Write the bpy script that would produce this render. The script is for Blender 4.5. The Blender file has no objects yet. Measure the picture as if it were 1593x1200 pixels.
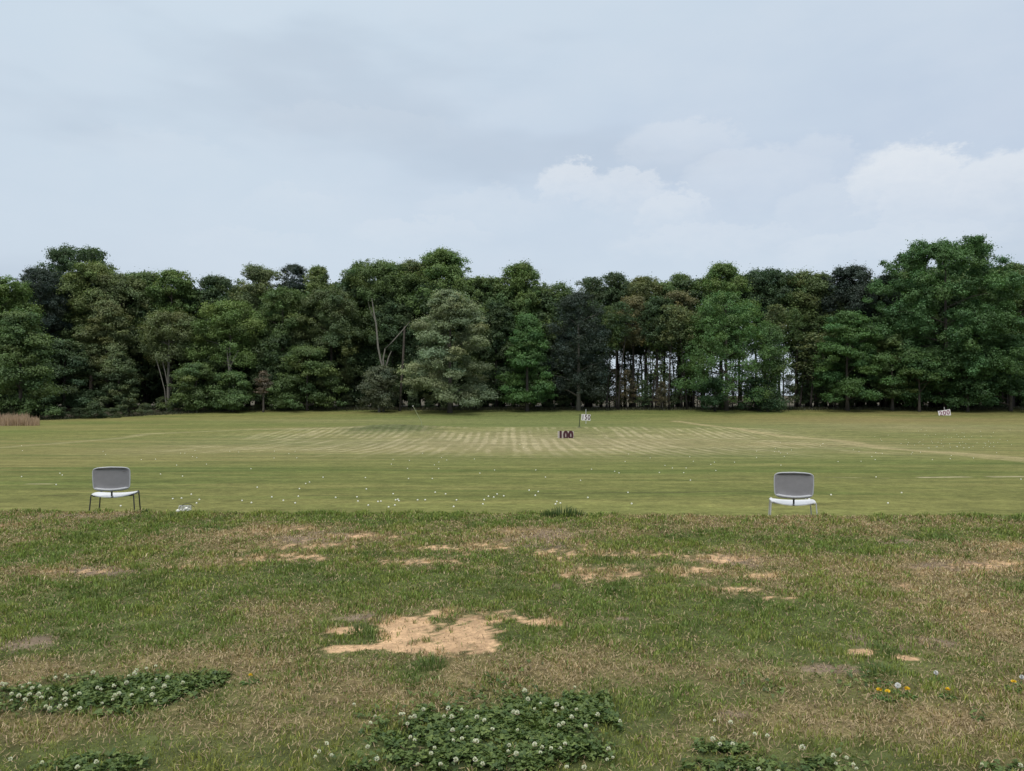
import bpy, math, random
import numpy as np

# ------------------------------------------------------------------ camera, sky, sun, exposure
S = bpy.context.scene
F = 1197.0; CX = 796.5; HY = 615.0; CAMZ = 1.6      # focal length in photo pixels, horizon row, eye height
cam_d = bpy.data.cameras.new("Camera"); cam = bpy.data.objects.new("Camera", cam_d)
S.collection.objects.link(cam); S.camera = cam
cam.location = (0, 0, CAMZ)
cam.rotation_euler = (math.radians(90) + math.atan(15.0 / F), 0, 0)
cam_d.sensor_width = 36; cam_d.lens = 36 * F / 1593
cam_d.clip_start = 0.05; cam_d.clip_end = 6000
S.view_settings.view_transform = 'Standard'; S.view_settings.look = 'None'
S.view_settings.exposure = 0.0; S.view_settings.gamma = 1.0
S.render.engine = 'CYCLES'
S.cycles.max_bounces = 5; S.cycles.diffuse_bounces = 3; S.cycles.transmission_bounces = 4; S.cycles.transparent_max_bounces = 6

SUN_EL, SUN_AZ = math.radians(52), math.radians(205)    # azimuth clockwise from +Y
sl = bpy.data.lights.new("sun", 'SUN'); sl.energy = 1.5; sl.angle = math.radians(12); sl.color = (1.0, 0.94, 0.84)
so = bpy.data.objects.new("sun", sl); S.collection.objects.link(so)
so.rotation_euler = (math.pi / 2 - SUN_EL, 0, -SUN_AZ + math.pi)

W = bpy.data.worlds.new("World"); S.world = W; W.use_nodes = True
nt = W.node_tree; nt.nodes.clear()
class NB:
    """tiny node-graph helper"""
    def __init__(s, nt): s.nt = nt
    def n(s, typ, **kw):
        o = s.nt.nodes.new(typ)
        for k, v in kw.items(): setattr(o, k, v)
        return o
    def link(s, a, b): s.nt.links.new(a, b)
    def put(s, sock, v):
        if isinstance(v, bpy.types.NodeSocket): s.nt.links.new(v, sock)
        elif isinstance(v, (tuple, list)): sock.default_value = tuple(v) + ((1,) if len(v) == 3 and sock.type == 'RGBA' else ())
        else: sock.default_value = v
    def m(s, op, a, b=0.0, c=0.0, clamp=False):
        o = s.n('ShaderNodeMath', operation=op, use_clamp=clamp)
        s.put(o.inputs[0], a); s.put(o.inputs[1], b); s.put(o.inputs[2], c)
        return o.outputs[0]
    def mix(s, f, a, b):
        o = s.n('ShaderNodeMix', data_type='RGBA'); s.put(o.inputs[0], f); s.put(o.inputs[6], a); s.put(o.inputs[7], b)
        return o.outputs[2]
    def mulc(s, a, b):
        o = s.n('ShaderNodeMix', data_type='RGBA', blend_type='MULTIPLY'); o.inputs[0].default_value = 1
        s.put(o.inputs[6], a); s.put(o.inputs[7], b); return o.outputs[2]
    def ramp(s, f, a, b, lo=0.0, hi=1.0):
        o = s.n('ShaderNodeMapRange', interpolation_type='SMOOTHSTEP')
        s.put(o.inputs[0], f)
        for i, v in enumerate((a, b, lo, hi)): o.inputs[i + 1].default_value = v
        return o.outputs[0]
    def noise(s, vec, scale, detail=3, rough=0.5):
        o = s.n('ShaderNodeTexNoise'); o.inputs['Scale'].default_value = scale
        o.inputs['Detail'].default_value = detail; o.inputs['Roughness'].default_value = rough
        if vec is not None: s.link(vec, o.inputs['Vector'])
        return o.outputs['Fac']
b = NB(nt)
geo = b.n('ShaderNodeTexCoord').outputs['Generated']
sep = b.n('ShaderNodeSeparateXYZ'); b.link(geo, sep.inputs[0])
sx, sy, sz = sep.outputs
az = b.m('ARCTAN2', sx, sy); el = b.m('ARCSINE', sz)
azd = b.m('MULTIPLY', az, 57.2958); eld = b.m('MULTIPLY', el, 57.2958)
cv = b.n('ShaderNodeCombineXYZ'); b.link(b.m('MULTIPLY', azd, 0.1), cv.inputs[0]); b.link(b.m('MULTIPLY', eld, 0.17), cv.inputs[1])
n1 = b.noise(cv.outputs[0], 1.1, 6, 0.58); n2 = b.noise(cv.outputs[0], 3.2, 5, 0.6)
cv2 = b.n('ShaderNodeCombineXYZ'); b.link(b.m('MULTIPLY', azd, 0.035), cv2.inputs[0]); b.link(b.m('MULTIPLY', eld, 0.11), cv2.inputs[1]); cv2.inputs[2].default_value = 3.3
n3 = b.noise(cv2.outputs[0], 1.3, 4, 0.5)
n4 = b.noise(cv.outputs[0], 11.0, 5, 0.65)
daz = b.m('ADD', b.m('MULTIPLY_ADD', n1, 5.0, -2.5), b.m('MULTIPLY_ADD', n4, 2.6, -1.3)); del_ = b.m('ADD', b.m('MULTIPLY_ADD', n2, 3.0, -1.5), b.m('MULTIPLY_ADD', n4, 1.8, -0.9))
pa = b.m('ADD', azd, daz); pe = b.m('ADD', eld, del_)
def sky_blob(cx, cy, rx, ry, k):
    """a cumulus head given by direction: crisp top, fading base"""
    A = math.degrees(math.atan((cx - CX) / F)); E = math.degrees(math.atan((HY - cy) / F * math.cos(math.radians(A))))
    rx = rx / F * 57.3; ry = ry / F * 57.3
    u = b.m('MULTIPLY', b.m('SUBTRACT', pa, A), 1 / rx); v = b.m('MULTIPLY', b.m('SUBTRACT', pe, E), 1 / ry)
    d = b.m('SQRT', b.m('ADD', b.m('MULTIPLY', u, u), b.m('MULTIPLY', v, v)))
    body = b.ramp(d, 1.12, 0.78)
    fade = b.ramp(v, -1.0, 0.9, 0.05, 1.0)
    return b.m('MULTIPLY', b.m('MULTIPLY', body, fade), k)
blobs = [(1415, 292, 92, 60, 1.0), (1575, 300, 80, 58, .85), (760, 330, 110, 34, .22), (1110, 380, 160, 30, .3), (1400, 385, 170, 34, .35), (230, 250, 130, 40, .12), (560, 200, 160, 34, .12), (1490, 320, 110, 62, .7), (885, 290, 42, 40, .75), (965, 305, 80, 42, .62),
         (1050, 330, 60, 36, .55), (1060, 230, 95, 45, .35), (1180, 290, 110, 60, .35), (1260, 260, 60, 50, .3), (1290, 330, 90, 50, .35),
         (460, 320, 80, 28, .16), (660, 365, 110, 25, .25), (400, 380, 90, 25, .15)]
cur = None
for t in blobs:
    v = sky_blob(*t); cur = v if cur is None else b.m('MAXIMUM', cur, v)
veil = b.ramp(n3, 0.30, 0.72)
el01 = b.ramp(eld, 4.0, 34.0)
right = b.ramp(azd, -25.0, 30.0)
c_low = (0.615, 0.70, 0.80); c_mid = (0.53, 0.645, 0.81); c_top = (0.63, 0.76, 0.89)
base = b.mix(b.ramp(eld, 6.0, 16.0), c_low, b.mix(b.m('MULTIPLY', right, 0.85), (0.625, 0.73, 0.835), (0.52, 0.61, 0.76)))
base = b.mix(b.ramp(eld, 16.0, 30.0), base, b.mix(b.m('MULTIPLY', right, 0.6), (0.67, 0.785, 0.885), (0.58, 0.685, 0.81)))
base = b.mix(b.m('MULTIPLY', veil, 0.5), base, (0.68, 0.775, 0.865))
base = b.mix(b.m('MULTIPLY', b.ramp(n1, 0.35, 0.7), 0.22), base, (0.74, 0.80, 0.88))
base = b.mix(b.m('MULTIPLY', b.ramp(n3, 0.50, 0.30), 0.5), base, (0.52, 0.605, 0.71))
col = b.mix(b.m('MULTIPLY', cur, 1.0, clamp=True), base, (0.80, 0.845, 0.895))
zen = b.ramp(eld, 33.0, 72.0, 1.0, 3.3)                       # an overcast sky is brightest overhead; boosted out of view to brighten the ground
col = b.mix(b.ramp(eld, 33.0, 60.0), col, (0.80, 0.785, 0.75))           # unseen cloud overhead, added near white to take blue out of the ground
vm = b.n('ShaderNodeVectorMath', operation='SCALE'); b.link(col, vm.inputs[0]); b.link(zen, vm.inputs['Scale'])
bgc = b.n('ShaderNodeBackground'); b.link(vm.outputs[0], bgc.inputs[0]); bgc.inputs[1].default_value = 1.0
sky = b.n('ShaderNodeTexSky', sky_type='NISHITA', sun_disc=False, sun_elevation=SUN_EL, sun_rotation=SUN_AZ)
bgs = b.n('ShaderNodeBackground'); b.link(sky.outputs[0], bgs.inputs[0]); bgs.inputs[1].default_value = 0.10
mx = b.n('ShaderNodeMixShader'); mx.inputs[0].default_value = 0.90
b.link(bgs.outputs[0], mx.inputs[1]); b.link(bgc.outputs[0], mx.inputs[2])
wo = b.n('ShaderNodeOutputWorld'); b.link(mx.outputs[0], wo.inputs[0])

# ------------------------------------------------------------------ helpers
COL = S.collection
rng = np.random.default_rng(11); random.seed(5)

def tag(o, label=None, cat=None, group=None, kind=None):
    if label: o['label'] = label
    if cat: o['category'] = cat
    if group: o['group'] = group
    if kind: o['kind'] = kind
    return o
def empty(name, loc, rz=0.0):
    o = bpy.data.objects.new(name, None); COL.objects.link(o); o.location = loc; o.rotation_euler = (0, 0, rz)
    o.empty_display_size = 0.2
    return o
def link_mesh(name, me, mats, parent=None, loc=(0, 0, 0)):
    o = bpy.data.objects.new(name, me); COL.objects.link(o)
    for m in (mats if isinstance(mats, (list, tuple)) else [mats]):
        if m and m.name not in [x.name for x in me.materials if x]: me.materials.append(m)
    o.location = loc
    if parent: o.parent = parent
    return o
def np_mesh(name, V, faces_flat, sizes, colors=None, smooth=False):
    """faces_flat: vertex indices one after another; sizes: verts per face"""
    me = bpy.data.meshes.new(name)
    V = np.asarray(V, dtype=np.float32); ff = np.asarray(faces_flat, dtype=np.int32).ravel(); sz = np.asarray(sizes, dtype=np.int32)
    me.vertices.add(len(V)); me.vertices.foreach_set('co', V.ravel())
    me.loops.add(len(ff)); me.loops.foreach_set('vertex_index', ff)
    me.polygons.add(len(sz))
    st = np.concatenate(([0], np.cumsum(sz)[:-1])).astype(np.int32)
    me.polygons.foreach_set('loop_start', st); me.polygons.foreach_set('loop_total', sz)
    if smooth: me.polygons.foreach_set('use_smooth', np.ones(len(sz), dtype=bool))
    me.update(calc_edges=True)
    if colors is not None:
        a = me.color_attributes.new('tone', 'FLOAT_COLOR', 'POINT')
        c = np.ones((len(V), 4), dtype=np.float32); c[:, :3] = colors
        a.data.foreach_set('color', c.ravel())
    return me
def ss(a, b_, x):
    t = np.clip((x - a) / (b_ - a), 0, 1); return t * t * (3 - 2 * t)
def vnoise(x, y, seed=0):
    xi = np.floor(x).astype(np.int64); yi = np.floor(y).astype(np.int64); fx = x - xi; fy = y - yi
    fx = fx * fx * (3 - 2 * fx); fy = fy * fy * (3 - 2 * fy)
    def h(a, c):
        k = (a * 374761393 + c * 668265263 + seed * 974634777) & 0xffffffff
        k = ((k ^ (k >> 13)) * 1274126177) & 0xffffffff
        return ((k ^ (k >> 16)) & 0xffff) / 65535.0
    return (h(xi, yi) * (1 - fx) + h(xi + 1, yi) * fx) * (1 - fy) + (h(xi, yi + 1) * (1 - fx) + h(xi + 1, yi + 1) * fx) * fy
def fbm(x, y, seed=0, oct=4, gain=0.55):
    s = 0.0; a = 1.0; t = 0.0
    for i in range(oct):
        s = s + a * vnoise(x * 2 ** i + 17.3 * i, y * 2 ** i - 9.1 * i, seed + i); t += a; a *= gain
    return s / t

# terrain: a raised tee bank, a dip, the range, a low crest, then ground rising to the woods
PY = np.array([13, 17, 25, 40, 60, 75, 88, 96, 105, 125, 135, 155, 170, 3000.])
PZ = np.array([-.88, -.97, -1.25, -1.85, -2.45, -2.6, -2.05, -2.25, -2.35, -2.3, -2.2, -1.2, -1.05, -1.05])
def terr(x, y):
    x = np.asarray(x, float); y = np.asarray(y, float)
    xc = np.clip(x, -12, 12)
    e = 10.0 - 0.11 * (xc + 5) + 0.12 * (vnoise(x * .7, x * 0 + 3, 9) - .5); zc = 0.08 + 0.0115 * (xc + 5)
    tee = zc * ss(4.0, 1.0, 4.0 - (np.minimum(y, e) - 4.0) / (e - 4.0) * 3.0) if False else zc * np.clip((np.minimum(y, e) - 4.0) / (e - 4.0), 0, 1) ** 1.5
    u = y - e
    fl = .205 - .0015 * (xc + 5); bank = zc - (zc + fl) * ss(0.0, .6, u) - (.88 - fl) * ss(1.3, 3.4, u)
    z = np.where(u < 0, tee, bank)
    fz = np.interp(y, PY, PZ)
    crest = np.clip(1 - np.abs((x - 0.5) / 34.0) ** 4, 0, 1)
    fz = fz - 0.25 * (1 - crest) * np.exp(-((y - 90) / 9.0) ** 2)
    z = np.where(y > 13, fz, np.minimum(z, 5)); t = ss(12.2, 13.4, y)
    zb = np.where(u < 0, tee, bank); z = zb * (1 - t) + fz * t
    z = z + .45 * np.exp(-((x + 13.5) / 5.5) ** 2 - ((y - 86) / 3.0) ** 2)
    z = z + (fbm(x * .8, y * .8, 3, 3) - .5) * .035 * np.clip((y) / 4, 0, 1) + (fbm(x * .06, y * .06, 8, 2) - .5) * .25 * ss(30, 80, y)
    return z
def gp(px, py):
    """the ground point seen at a photo pixel"""
    Y = np.concatenate([np.arange(2, 14, .01), np.arange(14, 300, .05)])
    X = (px - CX) / F * Y; zr = CAMZ - (py - HY) / F * Y
    i = np.argmax(zr < terr(X, Y)); return float(X[i]), float(Y[i])
def gz(x, y): return float(terr(np.array([x]), np.array([y]))[0])
def at(px, Y): return (px - CX) / F * Y

def tube(pts, rad, n=6, closed_ends=True):
    """tapered tube through points; returns verts, faces"""
    P = np.array(pts, float); k = len(P); R = np.array(rad if hasattr(rad, '__len__') else [rad] * k, float)
    V = []; Fc = []
    up = np.array([0.13, 0.21, 0.97])
    for i in range(k):
        t = P[min(i + 1, k - 1)] - P[max(i - 1, 0)]; t /= (np.linalg.norm(t) + 1e-9)
        u = up if abs(t @ up) < .9 else np.array([0.97, .1, .2])
        a = np.cross(t, u); a /= np.linalg.norm(a); c = np.cross(t, a)
        for j in range(n):
            th = 2 * math.pi * j / n; V.append(P[i] + R[i] * (math.cos(th) * a + math.sin(th) * c))
    for i in range(k - 1):
        for j in range(n):
            Fc.append([i * n + j, i * n + (j + 1) % n, (i + 1) * n + (j + 1) % n, (i + 1) * n + j])
    if closed_ends: Fc.append(list(range(n))[::-1]); Fc.append([(k - 1) * n + j for j in range(n)])
    return V, Fc
class MB:
    def __init__(s): s.V = []; s.F = []
    def add(s, VF):
        o = len(s.V); s.V += [tuple(v) for v in VF[0]]; s.F += [[i + o for i in f] for f in VF[1]]; return s
    def tube(s, *a, **k): return s.add(tube(*a, **k))
    def box(s, c, d, rz=0):
        V = []; cr, sr = math.cos(rz), math.sin(rz)
        for z in (-1, 1):
            for x, y in ((-1, -1), (1, -1), (1, 1), (-1, 1)):
                X, Y = x * d[0] / 2, y * d[1] / 2
                V.append((c[0] + X * cr - Y * sr, c[1] + X * sr + Y * cr, c[2] + z * d[2] / 2))
        return s.add((V, [[3, 2, 1, 0], [4, 5, 6, 7], [0, 1, 5, 4], [1, 2, 6, 5], [2, 3, 7, 6], [3, 0, 4, 7]]))
    def build(s, name, mat, parent=None, smooth=True, bevel=0, loc=(0, 0, 0)):
        me = bpy.data.meshes.new(name); me.from_pydata(s.V, [], s.F); me.update()
        if smooth:
            me.polygons.foreach_set('use_smooth', [True] * len(me.polygons))
            try: me.set_sharp_from_angle(angle=math.radians(40))
            except Exception: pass
        o = link_mesh(name, me, mat, parent, loc)
        if bevel:
            md = o.modifiers.new('bevel', 'BEVEL'); md.width = bevel; md.segments = 2
        return o

# ------------------------------------------------------------------ materials
def pmat(name, color, rough=0.6, metal=0.0, var=0.12, scale=20.0, spec=0.4, bump=0.0):
    m = bpy.data.materials.new(name); m.use_nodes = True; q = NB(m.node_tree)
    bs = m.node_tree.nodes['Principled BSDF']
    tc = q.n('ShaderNodeTexCoord').outputs['Object']
    f = q.noise(tc, scale, 4, 0.6)
    c = q.mix(f, [x * (1 - var) for x in color], [min(1, x * (1 + var)) for x in color])
    q.link(c, bs.inputs['Base Color']); bs.inputs['Roughness'].default_value = rough; bs.inputs['Metallic'].default_value = metal
    bs.inputs['Specular IOR Level'].default_value = spec
    if bump:
        bp = q.n('ShaderNodeBump'); bp.inputs['Strength'].default_value = bump; bp.inputs['Distance'].default_value = 0.01
        q.link(f, bp.inputs['Height']); q.link(bp.outputs[0], bs.inputs['Normal'])
    return m
def leafmat(name, use_obj=True, trans=0.25, rough=.6):
    m = bpy.data.materials.new(name); m.use_nodes = True; nt_ = m.node_tree; nt_.nodes.clear(); q = NB(nt_)
    at_ = q.n('ShaderNodeVertexColor', layer_name='tone').outputs['Color']
    c = q.mulc(q.n('ShaderNodeObjectInfo').outputs['Color'], at_) if use_obj else at_
    d = q.n('ShaderNodeBsdfDiffuse'); q.link(c, d.inputs[0])
    t = q.n('ShaderNodeBsdfTranslucent'); q.link(q.mulc(c, (1.0, 1.15, .6)), t.inputs[0])
    mx_ = q.n('ShaderNodeMixShader'); mx_.inputs[0].default_value = trans
    q.link(d.outputs[0], mx_.inputs[1]); q.link(t.outputs[0], mx_.inputs[2])
    g = q.n('ShaderNodeBsdfGlossy'); g.inputs['Roughness'].default_value = .5; g.inputs[0].default_value = (.8, .85, .9, 1)
    mx2 = q.n('ShaderNodeMixShader'); mx2.inputs[0].default_value = 0.02
    q.link(mx_.outputs[0], mx2.inputs[1]); q.link(g.outputs[0], mx2.inputs[2])
    o = q.n('ShaderNodeOutputMaterial'); q.link(mx2.outputs[0], o.inputs[0]); return m
LEAF = leafmat('leaves'); BLADE = leafmat('grass_blades', False, .22)
BARK = pmat('bark', (.075, .065, .055), .9, var=.4, scale=1.5); PALEBARK = pmat('pale_bark', (.155, .145, .125), .9, var=.3, scale=1.5)
DARKBARK = pmat('dark_bark', (.035, .03, .027), .9, var=.35, scale=1.5)
M_WHITE = pmat('white_plastic', (.60, .61, .63), .45, var=.12, scale=9)
M_MESH = pmat('grey_mesh_back', (.245, .24, .255), .65, var=.28, scale=9)
M_RIM = pmat('grey_rim', (.42, .43, .46), .4, var=.1, scale=30)
M_DARK = pmat('dark_metal', (.03, .03, .032), .4, var=.2, scale=30)
M_STEEL = pmat('pale_metal', (.50, .50, .50), .35, .3, var=.15, scale=40)
M_BALL = pmat('ball_white', (.70, .70, .64), .35, var=.04, scale=60)

# ------------------------------------------------------------------ ground sheet
SAND = [(640, 975, 48, 19), (715, 990, 62, 22), (765, 960, 48, 11), (560, 1006, 55, 5), (655, 1005, 60, 7), (850, 968, 38, 6), (690, 955, 30, 8), (540, 980, 26, 5),
        (940, 892, 62, 7), (1075, 889, 42, 5), (1125, 868, 42, 6), (1135, 917, 42, 4), (1055, 895, 22, 3), (500, 848, 60, 5), (430, 868, 60, 5), (400, 826, 45, 3), (560, 836, 50, 3),
        (290, 882, 30, 2.5), (100, 890, 60, 3), (870, 860, 38, 6), (720, 852, 60, 4), (800, 826, 30, 2), (1530, 880, 60, 6), (1575, 849, 32, 4), (1338, 1013, 16, 5),
        (1405, 1022, 18, 4), (1412, 914, 12, 4), (1430, 935, 12, 4), (10, 818, 18, 4), (640, 874, 60, 4), (470, 822, 30, 2.5), (1210, 930, 25, 3), (1500, 950, 30, 3), (1190, 895, 30, 3), (950, 862, 60, 3)]
DIRT = [(850, 836, 70, 13), (1338, 992, 18, 16), (1400, 1005, 14, 12), (30, 1002, 48, 11), (160, 888, 45, 7), (1480, 880, 60, 9), (1285, 1040, 40, 6), (560, 960, 45, 7), (870, 912, 18, 3),
        (120, 802, 90, 5), (1400, 843, 40, 3), (500, 835, 80, 8), (1150, 872, 40, 8), (968, 962, 10, 3), (1130, 1110, 25, 6), (1450, 1000, 30, 8)]
DRY = [(350, 1030, 230, 26), (820, 1035, 260, 30), (560, 1080, 300, 26), (40, 1045, 110, 22), (1150, 1050, 160, 26), (450, 830, 260, 18), (850, 830, 150, 18), (1480, 890, 120, 20),
       (1290, 1120, 260, 30), (350, 1120, 260, 24), (90, 1130, 110, 22), (1080, 1150, 90, 30), (480, 1060, 100, 30), (1180, 805, 200, 8)]
GREEN = [(650, 860, 220, 14), (980, 930, 180, 22), (200, 950, 190, 30), (420, 905, 300, 22), (1250, 960, 130, 34), (1180, 840, 180, 18), (1050, 985, 130, 18), (1380, 1000, 90, 40),
         (660, 1040, 36, 14), (1500, 830, 90, 12), (60, 860, 80, 12), (750, 905, 300, 14)]
CLOVER = [(110, 1082, 140, 22), (240, 1068, 82, 17), (728, 1144, 148, 38), (868, 1108, 68, 21), (150, 1192, 78, 14), (1180, 1194, 95, 12), (1560, 1197, 40, 7), (880, 1160, 60, 22), (740, 1186, 110, 12), (1130, 1165, 40, 8)]
_pc = {}
def patch(x, y, L, seed, rag=.9, fs=5.0, soft=.3):
    n = (fbm(x * fs, y * fs * .8, seed, 5, .72) - .5) * 1.15 + (fbm(x * fs * 5, y * fs * 4, seed + 7, 2) - .5) * .35
    m = np.zeros_like(x)
    for t in L:
        if t not in _pc:
            X, Y = gp(t[0], t[1]); _, Ya = gp(t[0], t[1] + t[3]); _, Yb = gp(t[0], max(t[1] - t[3], 800))
            _pc[t] = (X, Y, t[2] / F * Y, max((Yb - Ya) / 2, .02))
        cx, cy, rx, ry = _pc[t]
        box = (np.abs(x - cx) < rx * 2) & (np.abs(y - cy) < ry * 2)
        if not box.any(): continue
        d = np.sqrt(((x[box] - cx) / rx) ** 2 + ((y[box] - cy) / ry) ** 2) + n[box] * rag * 2
        m[box] = np.maximum(m[box], ss(1 + soft, 1 - soft, d))
    return m
def tee_masks(x, y):
    sand = patch(x, y, SAND, 21, .9, 6.0, .25); dirt = patch(x, y, DIRT, 31, .9, 6.0, .4)
    clo = patch(x, y, CLOVER, 41, 1.2, 4., .85)
    dry = .17 + .85 * (fbm(x * 1.1, y * .8, 51, 5, .62) - .5) * 2 + .45 * patch(x, y, DRY, 61, .7, 1.6, .6) - .45 * patch(x, y, GREEN, 71, .7, 1.6, .6)
    dry = dry - .12 * ss(4.3, 3.5, y)
    dry = np.clip(dry, 0, 1)
    scar = ss(.60, .72, fbm(x * 1.3, y * 2.6, 81, 4)) * ss(5.0, 6.6, y)
    sand = sand * np.maximum(.34 + .66 * ss(.37, .52, fbm(x * 6, y * 5, 83, 5, .75)), ss(5.9, 5.2, y) * (.72 + .28 * ss(.36, .46, fbm(x * 9, y * 7, 84, 4, .75))))
    wide = patch(x, y, [(t[0], t[1], t[2] * 1.5, t[3] * 2.0) for t in SAND if t[1] < 930], 25, 1.3, 5.0, .8)
    sand = sand * (1 - ss(5.3, 6.0, y) * (1 - ss(.40, .56, fbm(x * 13, y * 9, 87, 4, .75))) * .85)
    sand = np.maximum(sand, .75 * wide * ss(.56, .66, fbm(x * 11, y * 7, 88, 4, .8)))
    dry = np.clip(dry + .4 * wide, 0, 1)
    edge = 10.0 - .11 * (np.clip(x, -12, 12) + 5)
    return sand, dirt, dry, clo, edge
def lerp(a, c, t): return a + (c - a) * t[:, None]
C = lambda *a: np.array(a, float)
def polyd(x, y, pts, w):
    """0..1 closeness to a world polyline"""
    m = np.zeros_like(x)
    for (a, c) in zip(pts[:-1], pts[1:]):
        ax, ay = a; dx, dy = c[0] - ax, c[1] - ay
        t = np.clip(((x - ax) * dx + (y - ay) * dy) / (dx * dx + dy * dy), 0, 1)
        d = np.hypot(x - ax - t * dx, y - ay - t * dy)
        m = np.maximum(m, ss(w * 1.4, w * .4, d + (fbm(x * .5, y * .5, 5, 3) - .5) * w))
    return m
TRACK1 = [gp(1050, 655), gp(1130, 665), gp(1190, 675), gp(1290, 684), gp(1400, 700), gp(1500, 706), gp(1640, 718)]
TRACK2 = [gp(1190, 690), gp(1330, 692), gp(1480, 706), gp(1640, 722)]
TRACK3 = [gp(-60, 700), gp(90, 690), gp(230, 675), gp(400, 668), gp(560, 664)]
def ground_color(x, y):
    sand, dirt, dry, clo, edge = tee_masks(x, y)
    n = fbm(x * 9, y * 9, 91, 3)
    soil = lerp(C(.075, .090, .032)[None].repeat(len(x), 0), C(.19, .145, .075), dry)
    tee = soil * (.6 + .8 * n)[:, None]
    tee = lerp(tee, C(.185, .14, .105) * 1.0, dirt * .85)
    tee = lerp(tee, C(.50, .335, .20), ss(.22, .80, sand + (fbm(x * 26, y * 22, 95, 3, .7) - .5) * .9 + (n - .5) * .4) * np.clip(sand * 6, 0, 1)); tee = tee * (1 - sand * .45 * (fbm(x * 22, y * 18, 93, 3, .7) - .35))[:, None]
    tee = lerp(tee, C(.035, .05, .022), clo)
    # the range
    g1 = fbm(x * .05, y * .09, 101, 4); g2 = fbm(x * .16, y * 1.1, 111, 5, .7); g3 = fbm(x * 1.5, y * 3.0, 121, 4, .7)
    green = C(.108, .130, .036); olive = C(.160, .152, .054); tan = C(.245, .215, .120)
    f = lerp(green[None].repeat(len(x), 0), olive, np.clip(g1 * 1.8 - .3 + (g2 - .5) * 1.0, 0, 1))
    f = lerp(f, C(.085, .115, .030), ss(.56, .70, fbm(x * .07, y * .5, 131, 4)) * .6)
    tanm = .75 * np.exp(-((y - 68) / 19.0) ** 2 - ((x - 2) / 27.0) ** 2) + .45 * np.exp(-((y - 95) / 14.0) ** 2 - ((x - 48) / 22) ** 2) + .35 * np.exp(-((y - 118) / 10.) ** 2 - ((x + 18) / 25.) ** 2)
    tanm = tanm * (.55 + .9 * g2)
    st = .6 * (.5 + .5 * np.sin((x + .5 * (fbm(x * .25, y * .03, 141, 3) - .5)) * 2 * math.pi / (.9))) * ss(.3, .6, fbm(x * .12, y * .09, 143, 3)) + 1.0 * fbm(x * 1.7, y * .13, 145, 3, .7) - .08
    stripe = (ss(40, 58, y) * ss(89, 86, y) * ss(33, 22, np.abs(x - 1.5))) * ss(.35, .6, fbm(x * .3, y * .12, 151, 4) + .12)
    f = lerp(f, tan, np.clip(tanm, 0, 1))
    f = lerp(f, C(.335, .295, .175), np.clip(stripe * ss(.5, .95, st) * .6 * (.3 + 1.2 * g3), 0, 1))
    f = lerp(f, C(.13, .14, .055), np.clip(stripe * ss(.5, .05, st) * .35, 0, 1))
    far_green = ss(86, 92, y) * np.exp(-((x - 2) / 30.) ** 2) * .7
    f = lerp(f, C(.110, .135, .046), far_green)
    f = lerp(f, C(.20, .155, .075), .6 * np.exp(-((x - 62) / 30.) ** 2 - ((y - 122) / 14.) ** 2))
    mound = np.exp(-((x + 13.5) / 5.0) ** 4 - ((y - 84.5) / 4.0) ** 2)
    f = lerp(f, C(.070, .088, .036), mound * .85)
    f = lerp(f, C(.31, .26, .14), np.clip(np.maximum(polyd(x, y, TRACK1, .9), .7 * polyd(x, y, TRACK2, .7)) * (.3 + g3), 0, 1) * .8)
    f = lerp(f, C(.25, .225, .12), polyd(x, y, TRACK3, .8) * .6 * g3 * 1.6)
    # bare streaks and a mower line on the near range
    for (a, c, w, k) in (((1435, 743), (1500, 742), .22, .9), ((1545, 742), (1640, 741), .25, .9), ((45, 753), (78, 753), .12, .8), ((1260, 743), (1380, 744), .07, .5)):
        f = lerp(f, C(.40, .34, .24), polyd(x, y, [gp(*a), gp(*c)], w) * k * .75 * np.clip(.2 + g3 * 1.4, 0, 1))
    for (a, c, w, k) in (((480, 771), (720, 773), .13, .85), ((850, 768), (1190, 764), .14, .85), ((1300, 746), (1593, 752), .14, .4), ((600, 757), (900, 760), .1, .35), ((780, 745), (560, 746), .1, .35), ((1180, 784), (1500, 790), .08, .35), ((60, 771), (130, 771), .25, .55)):
        f = lerp(f, C(.055, .06, .025), polyd(x, y, [gp(*a), gp(*c)], w) * k * np.clip(.1 + g2 * 1.4, 0, 1))
    f = lerp(f, C(.165, .165, .055), ss(22, 18.5, y + (g1 - .5) * 3) * .6)
    f = f * (.70 + .60 * g3)[:, None] * (.70 + .60 * g2)[:, None]
    # woods floor beyond, dry field further on
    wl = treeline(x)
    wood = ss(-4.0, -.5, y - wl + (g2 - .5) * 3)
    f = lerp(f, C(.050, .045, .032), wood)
    f = lerp(f, C(.085, .075, .055), ss(196, 215, y))
    t = ss(.3, 2.2, y - edge)
    return lerp2(tee, f, t)
def lerp2(a, c, t): return a * (1 - t[:, None]) + c * t[:, None]
def treeline(x):
    return np.interp(x, [-140, -78, -66, -52, 0, 110, 160], [98, 116, 140, 154, 155, 155, 150])

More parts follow.
